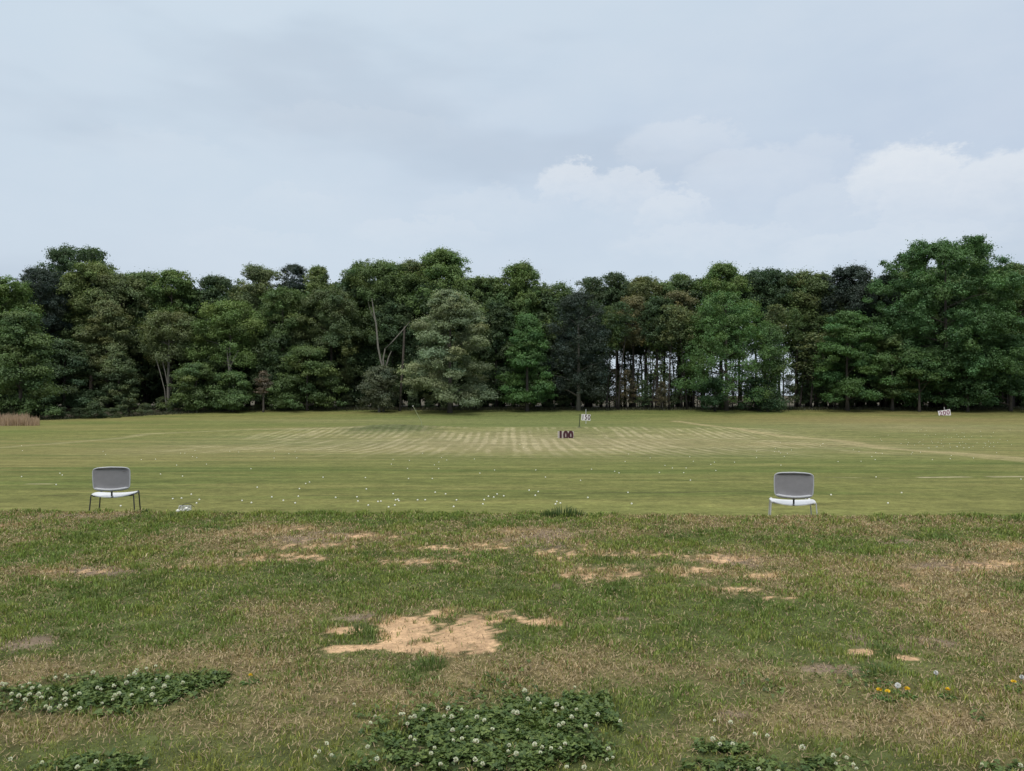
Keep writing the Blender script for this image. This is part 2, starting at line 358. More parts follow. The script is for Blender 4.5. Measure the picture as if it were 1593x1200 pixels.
half = list(np.arange(0.0175, 8.5, .035)); st = .035
while half[-1] < 140: st *= 1.014; half.append(half[-1] + st)
while half[-1] < 2600: st *= 1.35; half.append(half[-1] + st)
xs = np.array([-h for h in half[::-1]] + half)
ys = [-40., -20, -10, -5, -2, 0, 1, 1.6, 2.1, 2.4]
while ys[-1] < 11: ys.append(ys[-1] + .02 + (ys[-1] - 2.4) * .004)
while ys[-1] < 17: ys.append(ys[-1] + .09)
while ys[-1] < 170: ys.append(ys[-1] + .1 + (ys[-1] - 17) * .0065)
while ys[-1] < 3000: ys.append(ys[-1] * 1.12)
ys = np.array(ys)
GX, GY = np.meshgrid(xs, ys); gx = GX.ravel(); gy = GY.ravel()
V = np.stack([gx, gy, terr(gx, gy)], 1)
nx, ny = len(xs), len(ys)
i0 = (np.arange(ny - 1)[:, None] * nx + np.arange(nx - 1)[None]).ravel()
Fq = np.stack([i0, i0 + 1, i0 + 1 + nx, i0 + nx], 1)
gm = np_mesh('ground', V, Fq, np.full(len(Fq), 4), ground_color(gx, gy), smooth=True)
GM = bpy.data.materials.new('turf_ground'); GM.use_nodes = True; q = NB(GM.node_tree); bs = GM.node_tree.nodes['Principled BSDF']
vc = q.n('ShaderNodeVertexColor', layer_name='tone').outputs['Color']; pos = q.n('ShaderNodeNewGeometry').outputs['Position']
na = q.noise(pos, 45, 3, .7); nb_ = q.noise(pos, 7, 5, .75); nc = q.noise(pos, 1.6, 6, .8)
k = q.m('MULTIPLY', q.m('MULTIPLY_ADD', na, 1.1, .45), q.m('MULTIPLY', q.m('MULTIPLY_ADD', nb_, 1.6, .2), q.m('MULTIPLY_ADD', nc, 1.3, .35)))
sc = q.n('ShaderNodeVectorMath', operation='SCALE'); q.link(vc, sc.inputs[0]); q.link(k, sc.inputs['Scale'])
q.link(sc.outputs[0], bs.inputs['Base Color']); bs.inputs['Roughness'].default_value = .95; bs.inputs['Specular IOR Level'].default_value = .08
bp = q.n('ShaderNodeBump'); bp.inputs['Strength'].default_value = .6; bp.inputs['Distance'].default_value = .03
q.link(q.m('ADD', na, q.m('MULTIPLY', nb_, 2.0)), bp.inputs['Height']); q.link(bp.outputs[0], bs.inputs['Normal'])
ground = link_mesh('ground', gm, GM); tag(ground, kind='structure')

# ------------------------------------------------------------------ grass
def blades(x, y, h, w, col, lean=.45, name='grass', zoff=0.0, seed=1, curl=1.0):
    r = np.random.default_rng(seed); n = len(x)
    z = terr(x, y) - .004 + zoff
    a = r.uniform(0, 2 * math.pi, n); la = r.uniform(0, 2 * math.pi, n); lm = lean * r.uniform(.15, 1.3, n)
    bx, by = np.cos(a) * w / 2, np.sin(a) * w / 2
    dx, dy = np.cos(la) * lm * h, np.sin(la) * lm * h
    P = np.zeros((n, 5, 3))
    P[:, 0] = np.stack([x - bx, y - by, z], 1); P[:, 1] = np.stack([x + bx, y + by, z], 1)
    mx_, my_ = x + dx * .38, y + dy * .38; mz = z + h * .62
    P[:, 2] = np.stack([mx_ + bx * .8, my_ + by * .8, mz], 1); P[:, 3] = np.stack([mx_ - bx * .8, my_ - by * .8, mz], 1)
    P[:, 4] = np.stack([x + dx * curl, y + dy * curl, z + h * np.sqrt(np.clip(1 - .6 * lm ** 2, .15, 1))], 1)
    b0 = np.arange(n)[:, None] * 5
    ff = np.concatenate([b0 + np.array([[0, 1, 2, 3]]), b0 + np.array([[3, 2, 4]])], 1).ravel()
    sz = np.tile([4, 3], n)
    return np_mesh(name, P.reshape(-1, 3), ff, sz, np.repeat(col, 5, 0))
N = 1050000
yy = 2.7 + (12.6 - 2.7) * rng.uniform(0, 1, N) ** 1.15
xx = rng.uniform(-1, 1, N) * (.74 * yy + .8)
keep = rng.uniform(0, 1, N) < (.30 + .7 * (yy / 12.6))
xx, yy = xx[keep], yy[keep]
xx = xx + rng.normal(0, .01, len(xx)); 
sand, dirt, dry, clo, edge = tee_masks(xx, yy)
tuft = fbm(xx * 6.5, yy * 6.5, 201, 3, .6); tf2 = fbm(xx * 1.6, yy * 1.6, 211, 3)
dens = (1 - .95 * np.clip(sand * (1.8 - 1.5 * ss(.5, .7, tuft)), 0, 1)) * (1 - .65 * dirt) * (1 - .30 * clo) * (.62 + 1.05 * ss(.36, .62, tuft)) * np.where(yy > edge + 1.4, .4, 1)
keep = rng.uniform(0, 1, len(xx)) < dens
xx, yy, sand, dirt, dry, clo, edge, tuft, tf2 = [a[keep] for a in (xx, yy, sand, dirt, dry, clo, edge, tuft, tf2)]
n = len(xx)
isdry = rng.uniform(0, 1, n) < np.clip(dry * 1.05 - .12 + .25 * dirt + .2 * sand + (tuft < .45) * .12 + .55 * (sand > .06), .06, .95)
h = rng.uniform(.016, .038, n) * (.72 + .28 * ss(3.5, 6, yy)) * (.65 + 1.0 * ss(.4, .75, tuft)) * np.where(isdry, .75, 1.0) * (1 + .5 * ss(.62, .78, tf2)) * (1 + .35 * ss(-.5, 0, yy - edge) * (yy < edge + .6))
w = (.0030 + .00095 * (yy - 3)) * rng.uniform(.7, 1.35, n)
gcol = lerp(C(.140, .200, .046)[None].repeat(n, 0), C(.260, .270, .064), np.clip(rng.normal(.25, .3, n) + .5 * ss(4.4, 3.4, yy) + (tf2 - .5) * 1.2, 0, 1))
gcol = lerp(gcol, C(.07, .115, .032), ss(.55, .75, fbm(xx * 2.3, yy * 2.3, 221, 3)) * .5)
dcol = lerp(C(.43, .335, .170)[None].repeat(n, 0), C(.31, .205, .115), np.clip(rng.normal(.4, .35, n), 0, 1))
dcol = lerp(dcol, C(.56, .47, .30), (rng.uniform(0, 1, n) < .22) * 1.0)
bcol = np.where(isdry[:, None], dcol, gcol) * rng.uniform(.45, 1.55, n)[:, None]
gobj = link_mesh('grass', blades(xx, yy, h, w, bcol, .65, seed=3), BLADE)
tag(gobj, 'patchy green and straw-coloured grass covering the raised tee in the foreground', 'grass', kind='stuff')
# dead thatch: stalks lying flat
n = 150000
yy = 2.8 + 8.0 * rng.uniform(0, 1, n) ** 1.1; xx = rng.uniform(-1, 1, n) * (.72 * yy + .6)
sand, dirt, dry, clo, edge = tee_masks(xx, yy)
k_ = (rng.uniform(0, 1, n) < np.clip(.2 + dry - .6 * sand, .1, 1) * (1 - clo)) & (yy < edge); xx, yy = xx[k_], yy[k_]; n = len(xx)
a = rng.uniform(0, 2 * math.pi, n); L_ = rng.uniform(.005, .015, n); z = terr(xx, yy) + rng.uniform(.003, .022, n); wv = .0009 + .0003 * yy
ux, uy = np.cos(a) * L_, np.sin(a) * L_; vx, vy = -np.sin(a) * wv, np.cos(a) * wv; dz = rng.normal(0, .008, n)
P = np.stack([np.stack([xx - ux - vx, yy - uy - vy, z - dz], 1), np.stack([xx + ux - vx, yy + uy - vy, z + dz], 1), np.stack([xx + ux + vx, yy + uy + vy, z + dz], 1), np.stack([xx - ux + vx, yy - uy + vy, z - dz], 1)], 1)
tc_ = lerp(C(.42, .33, .19)[None].repeat(n, 0), C(.17, .12, .07), rng.uniform(0, 1, n))
th = link_mesh('thatch', np_mesh('thatch', P.reshape(-1, 3), np.arange(n * 4), np.full(n, 4), np.repeat(tc_, 4, 0)), BLADE)
tag(th, 'dead straw stalks lying flat among the foreground grass', 'dead grass', kind='stuff')

def tuft_obj(name, label, px, py, R, n, hh, col, ww=.006, seed=1):
    cx, cy = gp(px, py); r = np.random.default_rng(seed)
    rx, ry = (R if isinstance(R, tuple) else (R, R))
    q_ = np.sqrt(r.uniform(0, 1, n)) * .85; t_ = r.uniform(0, 6.283, n); x = cx + np.cos(t_) * q_ * rx; y = cy + np.sin(t_) * q_ * ry
    c = np.array(col)[None] * r.uniform(.6, 1.35, n)[:, None]
    o = link_mesh(name, blades(x, y, r.uniform(.45, 1.1, n) * hh * np.exp(-(((x - cx) / rx) ** 2) * 1.6), np.full(n, ww), c, .55, name, seed=seed), BLADE)
    tag(o, label, 'grass tuft')
tuft_obj('grass_tuft', 'tall dark green grass tuft on the brink of the tee, between the two chairs', 876, 803, (.34, .12), 230, .15, (.06, .095, .03), .009, 1)
tuft_obj('grass_tuft', 'small dark green tuft just right of the left chair\'s legs', 229, 799, (.09, .06), 90, .07, (.045, .085, .025), .009, 2)
tuft_obj('grass_tuft', 'loose green tuft growing right below the large sandy patch', 668, 1036, (.14, .10), 190, .07, (.11, .16, .05), .0045, 3)
tuft_obj('grass_tuft', 'green tuft at the left rim of the large sandy patch', 560, 982, (.13, .10), 150, .06, (.11, .155, .05), .005, 4)
tuft_obj('grass_tuft', 'green tuft between the two small bare spots at right', 1372, 1015, (.12, .14), 190, .065, (.12, .165, .05), .0045, 5)
tuft_obj('grass_tuft', 'green tuft below the two small bare spots at right', 1365, 1045, (.14, .08), 150, .06, (.10, .15, .05), .0045, 6)

# clover
n = 26000
x0, y0 = [], []
for t in CLOVER:
    patch(np.array([0.]), np.array([4.]), [t], 1); cx, cy, rx, ry = _pc[t] if t in _pc else (0, 0, 0, 0)
    k_ = int(24000 * rx * ry * 4); x0.append(rng.uniform(cx - rx * 1.3, cx + rx * 1.3, k_)); y0.append(rng.uniform(cy - ry * 1.4, cy + ry * 1.4, k_))
sxx = rng.uniform(-3.2, 3.2, 90000); syy = rng.uniform(2.9, 4.9, 90000); q0 = (rng.uniform(0, 1, 90000) < .30 * ss(.60, .74, fbm(sxx * 2.1, syy * 2.1, 331, 4)) * ss(4.9, 3.6, syy))
x0 = np.concatenate(x0); y0 = np.concatenate(y0); k_ = rng.uniform(0, 1, len(x0)) < patch(x0, y0, CLOVER, 41, 1.2, 4., .85) * (.05 + 1.2 * ss(.38, .6, fbm(x0 * 9, y0 * 9, 301, 3)))
x0, y0 = np.concatenate([x0[k_], sxx[q0]]), np.concatenate([y0[k_], syy[q0]]); n = len(x0); zt = terr(x0, y0) + rng.uniform(.006, .034, n) * (.3 + 1.3 * fbm(x0 * 5, y0 * 5, 311, 2))
Pl, Cl = [], []
a0 = rng.uniform(0, 6.28, n); R0 = rng.uniform(.005, .009, n); tx = rng.normal(0, .38, n); ty = rng.normal(0, .38, n) - .1
cc = lerp(C(.050, .086, .026)[None].repeat(n, 0), C(.145, .195, .055), np.clip(rng.normal(.4, .35, n), 0, 1))
for j in range(3):
    aj = a0 + j * 2.094; px_ = x0 + np.cos(aj) * R0 * .95; py_ = y0 + np.sin(aj) * R0 * .95
    pts = []
    for t_ in range(6):
        th_ = t_ * math.pi / 3; ox, oy = math.cos(th_) * .92, math.sin(th_) * .80
        lx = (ox * np.cos(aj) - oy * np.sin(aj)) * R0; ly = (ox * np.sin(aj) + oy * np.cos(aj)) * R0
        X = px_ + lx; Y = py_ + ly
        pts.append(np.stack([X, Y, zt + (X - x0) * tx + (Y - y0) * ty + (abs(oy) * .25) * R0], 1))
    Pl.append(np.stack(pts, 1)); Cl.append(np.repeat(cc, 6, 0))
Pl = np.concatenate(Pl, 0).reshape(-1, 3); Cl = np.concatenate(Cl, 0)
cl = link_mesh('clover', np_mesh('clover', Pl, np.arange(len(Pl)), np.full(len(Pl) // 6, 6), Cl), BLADE)
tag(cl, 'dark green clover leaves growing in patches in the foreground grass', 'clover', kind='stuff')

# clover flower heads: each one a thing
def flower_mesh(seed, R, H, stemc=(.07, .12, .04)):
    r = np.random.default_rng(seed); V = []; Fc = []; Cc = []
    sv, sf = tube([(0, 0, 0), (.002, .001, H * .6), (0, 0, H)], .0009, 4); V += [tuple(v) for v in sv]; Fc += sf; Cc += [stemc] * len(sv)
    for _ in range(46):
        u = r.normal(0, 1, 3); u /= np.linalg.norm(u)
        if u[2] < -.75: continue
        c = np.array([0, 0, H]) + u * R * .55; tip = np.array([0, 0, H]) + u * R * r.uniform(.9, 1.1) + np.array([0, 0, R * .12])
        s_ = np.cross(u, [.3, .5, .8]); s_ /= np.linalg.norm(s_); s_ *= R * .24
        o = len(V); V += [tuple(c - s_ * .5), tuple(c + s_ * .5), tuple(tip + s_), tuple(tip - s_)]; Fc.append([o, o + 1, o + 2, o + 3])
        s2 = np.cross(u, s_); s2 = s2 / np.linalg.norm(s2) * R * .24; V += [tuple(c - s2 * .5), tuple(c + s2 * .5), tuple(tip + s2), tuple(tip - s2)]; Fc.append([o + 4, o + 5, o + 6, o + 7])
        col_ = np.array([.80, .79, .70]) * r.uniform(.8, 1.1) if u[2] > -.25 else np.array([.45, .38, .28]); Cc += [tuple(col_)] * 8
    return np_mesh('clover_flower', V, [i for f in Fc for i in f], [len(f) for f in Fc], np.array(Cc))
FLM = leafmat('petals', False, .3)
fmesh = [flower_mesh(i, R, H) for i, (R, H) in enumerate(((.0105, .060), (.009, .052), (.0085, .07), (.0115, .065)))]
for me in fmesh: me.materials.append(FLM)
FL = {
 'white clover flower head in the clover patch at the left edge, above the bottom clump': [(15, 1065), (32, 1062), (43, 1066), (40, 1090), (8, 1093), (22, 1085), (28, 1083), (32, 1087), (60, 1069), (53, 1077), (73, 1071), (70, 1077), (95, 1050), (102, 1046), (113, 1050), (145, 1046), (81, 1083), (66, 1084), (95, 1075), (101, 1082), (101, 1088), (125, 1076), (125, 1081), (158, 1067), (155, 1068), (158, 1091), (180, 1090), (182, 1081), (181, 1085), (92, 1097), (100, 1100), (84, 1099), (77, 1097), (128, 1101), (201, 1052), (206, 1050), (215, 1041), (229, 1038), (242, 1038), (204, 1060), (185, 1066), (211, 1078), (224, 1075), (237, 1081), (243, 1070), (240, 1087), (248, 1055), (265, 1053), (290, 1062), (68, 1062), (38, 1100), (10, 1060), (110, 1092), (48, 1060), (233, 1085), (260, 1070)],
 'white clover flower head in the large clover patch at the bottom centre': [(580, 1111), (623, 1112), (633, 1114), (641, 1116), (645, 1115), (637, 1120), (573, 1132), (661, 1103), (702, 1102), (721, 1101), (693, 1117), (705, 1118), (741, 1119), (759, 1119), (724, 1129), (705, 1139), (641, 1144), (644, 1149), (641, 1147), (572, 1160), (585, 1180), (711, 1149), (720, 1157), (738, 1153), (739, 1157), (669, 1172), (670, 1168), (711, 1184), (737, 1182), (749, 1187), (812, 1132), (805, 1115), (818, 1087), (843, 1088), (835, 1101), (859, 1096), (858, 1103), (875, 1098), (900, 1109), (804, 1108), (892, 1117), (911, 1124), (912, 1136), (870, 1128), (878, 1126), (868, 1165), (880, 1165), (835, 1164), (842, 1163), (838, 1167), (857, 1172), (807, 1175), (947, 1164), (948, 1175), (957, 1178), (912, 1194), (966, 1117), (790, 1165), (655, 1190), (817, 1078), (930, 1110), (763, 1134), (892, 1067), (796, 1155), (690, 1190), (880, 1195)],
 'white clover flower head in the sparse clover at the bottom, left of centre': [(503, 1163), (500, 1168), (523, 1170), (497, 1175), (550, 1100)],
 'white clover flower head in the bottom clump at the far left': [(20, 1176), (158, 1182), (130, 1195), (75, 1190)],
 'white clover flower head in the clover at the bottom right': [(1113, 1153), (1121, 1155), (1138, 1153), (1170, 1148), (1190, 1145), (1300, 1180), (1295, 1182), (1308, 1179), (1174, 1197), (1209, 1197), (1328, 1196), (1330, 1193), (1247, 1166), (1133, 1127), (1113, 1116), (1527, 1190), (1580, 1188)]}
kk = 0
FLG = ['clover flowers in the left clover patch', 'clover flowers in the central clover patch', 'clover flowers bottom left of centre', 'clover flowers in the bottom left clump', 'clover flowers at bottom right']
for gi, (lab, L) in enumerate(FL.items()):
    for (px, py) in L:
        me = fmesh[kk % 4]; kk += 1
        X, Y = gp(px, min(py + 14, 1230)); o = bpy.data.objects.new('clover_flower', me); COL.objects.link(o)
        o.location = (X, Y, gz(X, Y) - .008); o.rotation_euler = (random.uniform(-.3, .3), random.uniform(-.3, .3), random.uniform(0, 6))
        s_ = random.uniform(.75, 1.1); o.scale = (s_,) * 3
        tag(o, lab, 'clover flower', FLG[gi])

# dandelions
M_YEL = pmat('dandelion_yellow', (.80, .55, .03), .7, var=.15, scale=200); M_FLUFF = pmat('seed_fluff', (.62, .62, .60), .9, var=.15, scale=200); M_STEM = pmat('stem_green', (.12, .20, .06), .6)
def dandelion(px, py, label, seedhead=False, R=.016):
    X, Y = gp(px, py + 9); root = empty('dandelion', (X, Y, gz(X, Y)), random.uniform(0, 6)); tag(root, label, 'dandelion')
    H = .045 if not seedhead else .05
    MB().tube([(0, 0, -.01), (.002, 0, H * .5), (0, 0, H)], .0016, 6).build('stem', M_STEM, root)
    r = np.random.default_rng(px); m = MB()
    for _ in range(90 if not seedhead else 150):
        u = r.normal(0, 1, 3); u /= np.linalg.norm(u)
        if not seedhead: u[2] = abs(u[2]) * .55 + .12; u /= np.linalg.norm(u)
        rr = R * r.uniform(.75, 1.05); c = np.array([0, 0, H]); s_ = np.cross(u, [.2, .9, .35]); s_ = s_ / np.linalg.norm(s_) * R * (.13 if not seedhead else .2)
        m.add(([c + u * rr * .3 - s_ * .5, c + u * rr * .3 + s_ * .5, c + u * rr + s_, c + u * rr - s_], [[0, 1, 2, 3]]))
    m.build('flower_head', M_FLUFF if seedhead else M_YEL, root, smooth=False)
    lf = MB()
    for j in range(7):
        th_ = j * .9 + r.uniform(-.2, .2); L = r.uniform(.04, .075); d = np.array([math.cos(th_), math.sin(th_), 0]); s_ = np.array([-d[1], d[0], 0]) * .006
        lf.add(([d * .004 - s_ * .3, d * .004 + s_ * .3, d * L * .6 + s_ + [0, 0, .016], d * L + [0, 0, .006], d * L * .6 - s_ + [0, 0, .016]], [[0, 1, 2, 3, 4]]))
    lf.build('leaves', M_STEM, root, smooth=False)
dandelion(1365, 1077, 'yellow dandelion, leftmost of the row of three yellow ones beside a white seed head')
dandelion(1378, 1079, 'yellow dandelion, second from left in the row beside a white seed head', R=.014)
dandelion(1408, 1075, 'yellow dandelion just right of the white seed head')
dandelion(1471, 1076, 'lone yellow dandelion standing right of the row of dandelions', R=.014)
dandelion(1573, 1064, 'yellow dandelion by the right edge of the picture', R=.014)
dandelion(392, 1053, 'lone yellow dandelion right of the left clover patch', R=.013)
dandelion(1394, 1071, 'white fluffy dandelion seed head between yellow dandelions', True, .015)
dandelion(1453, 1050, 'small white dandelion seed head standing alone behind the yellow dandelions', True, .012)
dandelion(1586, 1057, 'white dandelion seed head at the right edge beside a yellow dandelion', True, .012)

# ------------------------------------------------------------------ chairs
def chair(label, X, Y, rz, legmat, rimmat, scale=1.0, tear=False):
    g = gz(X, Y); root = empty('chair', (X, Y, g), rz); tag(root, label, 'chair', 'chairs facing the range from the tee edge')
    root.scale = (scale,) * 3
    # local: +y is where the sitter faces (towards the range); seat rear edge at y=-0.21
    SW, SD, SH = .55, .43, .44
    nu, nv = 18, 12; Vs = []; Fs = []
    for layer in (0, 1):
        for i in range(nu + 1):
            u = i / nu * 2 - 1
            for j in range(nv + 1):
                v = j / nv * 2 - 1
                k_ = 1 - .10 * max(0, v) - .06 * abs(v) ** 6
                x = u * SW / 2 * k_ ; y = v * SD / 2 * (1 - .04 * abs(u) ** 6)
                z = SH - .028 * (1 - u * u) * (1 - .5 * v) + .01 * (v > 0) * -v * v * 2 - layer * .012
                Vs.append((x, y, z))
    m_ = (nu + 1) * (nv + 1)
    idx = lambda l, i, j: l * m_ + i * (nv + 1) + j
    for i in range(nu):
        for j in range(nv):
            Fs.append([idx(0, i, j), idx(0, i + 1, j), idx(0, i + 1, j + 1), idx(0, i, j + 1)]); Fs.append([idx(1, i, j + 1), idx(1, i + 1, j + 1), idx(1, i + 1, j), idx(1, i, j)])
    for i in range(nu):
        Fs.append([idx(0, i, 0), idx(1, i, 0), idx(1, i + 1, 0), idx(0, i + 1, 0)]); Fs.append([idx(0, i + 1, nv), idx(1, i + 1, nv), idx(1, i, nv), idx(0, i, nv)])
    for j in range(nv):
        Fs.append([idx(0, 0, j + 1), idx(1, 0, j + 1), idx(1, 0, j), idx(0, 0, j)]); Fs.append([idx(0, nu, j), idx(1, nu, j), idx(1, nu, j + 1), idx(0, nu, j + 1)])
    sm = MB(); sm.add((Vs, Fs)); sm.build('seat', M_WHITE, root)
    # back panel: wide, rounded corners, curved across, arched top and bowed bottom
    z0, z1, BW = .488, .818, .468
    def outline(t, inset=0.0):
        """t 0..1 round the rim; returns (x, z)"""
        n_ = 8.5; th_ = 2 * math.pi * t; c, s_ = math.cos(th_), math.sin(th_)
        x = math.copysign(abs(c) ** (2 / n_), c); zz = math.copysign(abs(s_) ** (2 / n_), s_)
        bow = (.020 if zz > 0 else -.022) * (1 - x * x) * abs(zz)
        return x * (BW / 2 - inset) * (1 - .03 * (zz < 0) * abs(zz)), (z0 + z1) / 2 + zz * ((z1 - z0) / 2 - .02 - inset) + bow
    def yb(x, z): return -.235 - .10 * (z - z0) - .035 * (1 - (x / (BW / 2)) ** 2)
    NT = 64
    rim = []
    for i in range(NT + 1):
        x, z = outline(i / NT); rim.append((x, yb(x, z), z))
    MB().tube(rim, .008, 8, False).build('back_rim', rimmat, root)
    pv = []; pf = []; rings = 8
    for layer, off in ((0, -.004), (1, .004)):
        base_ = len(pv)
        for r_ in range(rings + 1):
            k_ = r_ / rings
            for i in range(NT):
                x, z = outline(i / NT, .004); x *= k_; z = (z0 + z1) / 2 + (z - (z0 + z1) / 2) * k_
                pv.append((x, yb(x, z) + off + .012 * (1 - k_ ** 4), z))
        for r_ in range(rings):
            for i in range(NT):
                f_ = [base_ + r_ * NT + i, base_ + r_ * NT + (i + 1) % NT, base_ + (r_ + 1) * NT + (i + 1) % NT, base_ + (r_ + 1) * NT + i]
                pf.append(f_ if layer else f_[::-1])
    mb = MB(); mb.add((pv, pf)); mb.build('backrest', M_MESH, root)
    # lower roll of the shell; its paler colour stands for light on it
    roll = []
    for i in range(17):
        x = (i / 16 * 2 - 1) * (BW / 2 - .022); z = z0 + .042 - .026 * (1 - (x / (BW / 2)) ** 2); roll.append((x, yb(x, z) - .006, z))
    MB().tube(roll, [.006] + [.017] * 15 + [.006], 10).build('lumbar_roll', M_RIM, root)
    # dark strip standing in for the shade under the upper lip
    lip = []
    for i in range(15):
        x = (i / 14 * 2 - 1) * (BW / 2 - .03); z = z1 - .036 + .018 * (1 - (x / (BW / 2)) ** 2); lip.append((x, yb(x, z) - .003, z))
    MB().tube(lip, [.002] + [.006] * 13 + [.002], 6).build('lip_shadow', M_DARK, root)
    sp = MB(); sp.box((0, -.232, .475), (.022, .016, .13)); sp.box((0, -.05, SH - .044), (.022, .36, .012)); sp.build('back_spine', M_DARK, root, bevel=.002)
    for sx_, sy_ in ((-1, -1), (1, -1), (-1, 1), (1, 1)):
        tx_ = sx_ * (SW / 2 - .004) * (1 if sy_ < 0 else .93); ty_ = sy_ * (SD / 2 - .012)
        leg = MB(); leg.tube([(tx_ * .9, ty_, SH - .018), (tx_ * .985, ty_, SH - .012), (tx_, ty_, SH - .03), (tx_ + sx_ * .012, ty_ + sy_ * .01, SH - .2), (tx_ + sx_ * .03, ty_ + sy_ * .03, 0.0)], .0085, 8)
        leg.build('leg', legmat, root)
    fr = MB()
    for sx_ in (-1, 1): fr.tube([(sx_ * (SW / 2 - .006), -SD / 2 + .01, SH - .016), (sx_ * (SW / 2 - .016), SD / 2 - .012, SH - .03)], .008, 8)
    fr.tube([(-SW / 2 + .02, -SD / 2 + .05, SH - .03), (0, -SD / 2 + .05, SH - .053), (SW / 2 - .02, -SD / 2 + .05, SH - .03)], .008, 8)
    fr.build('seat_frame', legmat, root)
    if tear:
        x_, z_ = .175, .755; MB().tube([(x_ - .035, yb(x_ - .035, z_ - .006) - .006, z_ - .006), (x_, yb(x_, z_) - .007, z_ + .004), (x_ + .035, yb(x_ + .035, z_ + .01) - .006, z_ + .012)], [.001, .003, .001], 6).build('tear', pmat('tear', (.10, .07, .09), .9), root)
    return root
lc = chair('grey-backed white-seated chair with thin dark legs at the left of the tee edge', at(175.5, 10.85) + .03, 10.9, math.radians(14), M_DARK, M_RIM, 1.0, True)
rc = chair('grey-backed white-seated chair with pale metal legs at the right of the tee edge', at(1233, 9.98), 10.03, math.radians(-14), M_STEEL, M_RIM, 1.0)

# ------------------------------------------------------------------ golf balls, basket
def ball_mesh():
    import bmesh
    bm = bmesh.new(); bmesh.ops.create_icosphere(bm, subdivisions=2, radius=.0215); me = bpy.data.meshes.new('golf_ball'); bm.to_mesh(me); bm.free()
    me.polygons.foreach_set('use_smooth', [True] * len(me.polygons)); me.materials.append(M_BALL); return me
BM_ = ball_mesh()
def ball(px, py, label, group=None, r=.0215, loc=None):
    if loc is None: X, Y = gp(px, py); loc = (X, Y, gz(X, Y) + .012)
    o = bpy.data.objects.new('golf_ball', BM_); COL.objects.link(o); o.location = loc; tag(o, label, 'golf ball', group)
B4 = [(103,192),(107,215),(484,218),(496,233),(663,257),(729,255),(828,283),(846,227),(866,227),(913,215),(902,243),(922,248),(967,279),(753,325),(856,335),(283,321),(294,330),(266,375),(104,337),(568,475),(811,441),(852,438),(897,421),(935,445),(922,462),(1076,218),(1118,222),(1175,300),(1205,387),(1284,218),(1283,250),(1352,229),(1381,218),(1389,249),(1431,370),(1449,363),(1402,394),(1273,433),(1134,450),(1178,460),(1327,450),(1382,461),(1397,430),(1512,340)]
B5 = [(12,450),(274,453),(434,369),(445,339),(546,346),(534,396),(541,459),(688,459),(700,374),(727,397),(728,356),(744,328),(777,343),(627,302),(948,337),(1073,406),(982,425),(1328,405),(1388,450),(280,524),(446,554),(706,544),(770,555),(90,577),(222,573),(228,600),(352,603),(370,600),(292,625),(456,625),(461,592),(475,588),(481,598),(418,636),(597,592),(644,592),(838,592),(820,634),(1035,570),(1068,575),(1089,555),(1130,567),(1009,591),(1001,617),(1287,532),(1343,540),(1325,563),(1458,602),(1450,618),(1480,611),(1230,247),(1254,264)]
B6 = [(288,353),(80,401),(223,414),(250,424),(12,470),(57,577),(305,545),(328,615),(534,377),(500,421),(580,393),(665,393),(650,422),(688,323),(710,351),(840,357),(818,371),(849,409),(692,469),(965,357),(1102,288),(1101,327),(1252,375),(1248,234),(1497,252),(1514,241),(1217,272),(1240,288),(1212,292),(1250,300),(1292,302),(1318,281),(1273,321),(1404,585),(1561,560),(443,330),(310,306)]
B7 = [(418,359),(563,357),(652,347),(631,328),(697,308),(656,302),(515,285),(550,295),(307,257),(320,246),(880,312),(887,301),(938,300),(1012,347),(1125,341),(1131,321),(1272,337),(657,457),(817,557),(373,569),(731,622),(1569,471),(1417,302),(1170,266),(1245,270),(1212,272),(1333,270),(1372,265)]
allb = [(x / 3.006, 630 + y / 3.006) for x, y in B4] + [(500 + x / 3.9825, 630 + y / 3.9825) for x, y in B5] + [(900 + x / 3.9825, 630 + y / 3.9825) for x, y in B6] + [(1200 + x / 4.053, 630 + y / 4.053) for x, y in B7]
for i in range(75):
    allb.append((1200 + random.triangular(150, 393, 300), 630 + random.uniform(38, 68)))
for (px, py) in allb:
    if py > 756:
        lab = ('white golf ball on the nearest strip of the range, left of the dark grass tuft' if px < 870 else 'white golf ball on the nearest strip of the range, right of the dark grass tuft'); gr = 'golf balls near left' if px < 870 else 'golf balls near right'
    else:
        lab = ('distant white golf ball scattered on the range left of the 100 sign' if px < 868 else 'distant white golf ball scattered on the range right of the 100 sign'); gr = 'golf balls far left' if px < 868 else 'golf balls far right'
    ball(px, py, lab, gr)
# tipped wire basket with balls on the tee brink
bx_, by_ = at(289, 9.98), 9.98; bz = gz(bx_, by_)
root = empty('ball_basket', (bx_, by_, bz), math.radians(12)); tag(root, 'small wire ball basket tipped over at the tee brink right of the left chair', 'ball basket')
wm = MB(); Rr = .05; Lb = .14
for k_ in range(5):
    x = -Lb / 2 + Lb * k_ / 4; rr = Rr * (1 - .12 * k_ / 4)
    wm.tube([(x, math.cos(t) * rr, Rr + .0 + math.sin(t) * rr) for t in np.linspace(0, 2 * math.pi, 25)], .0022, 5, False)
for t in np.linspace(0, 2 * math.pi, 19)[:-1]:
    wm.tube([(-Lb / 2, math.cos(t) * Rr, Rr + math.sin(t) * Rr), (Lb / 2, math.cos(t) * Rr * .88, Rr + math.sin(t) * Rr * .88)], .0016, 4, False)
wm.build('wire_cage', M_RIM, root)
hd = MB(); hd.tube([(-Lb / 2 + t * .19, 0 - .01, Rr + .02 + .055 * math.sin(t * math.pi)) for t in np.linspace(0, 1, 14)], .0035, 6); hd.build('handle', M_DARK, root)
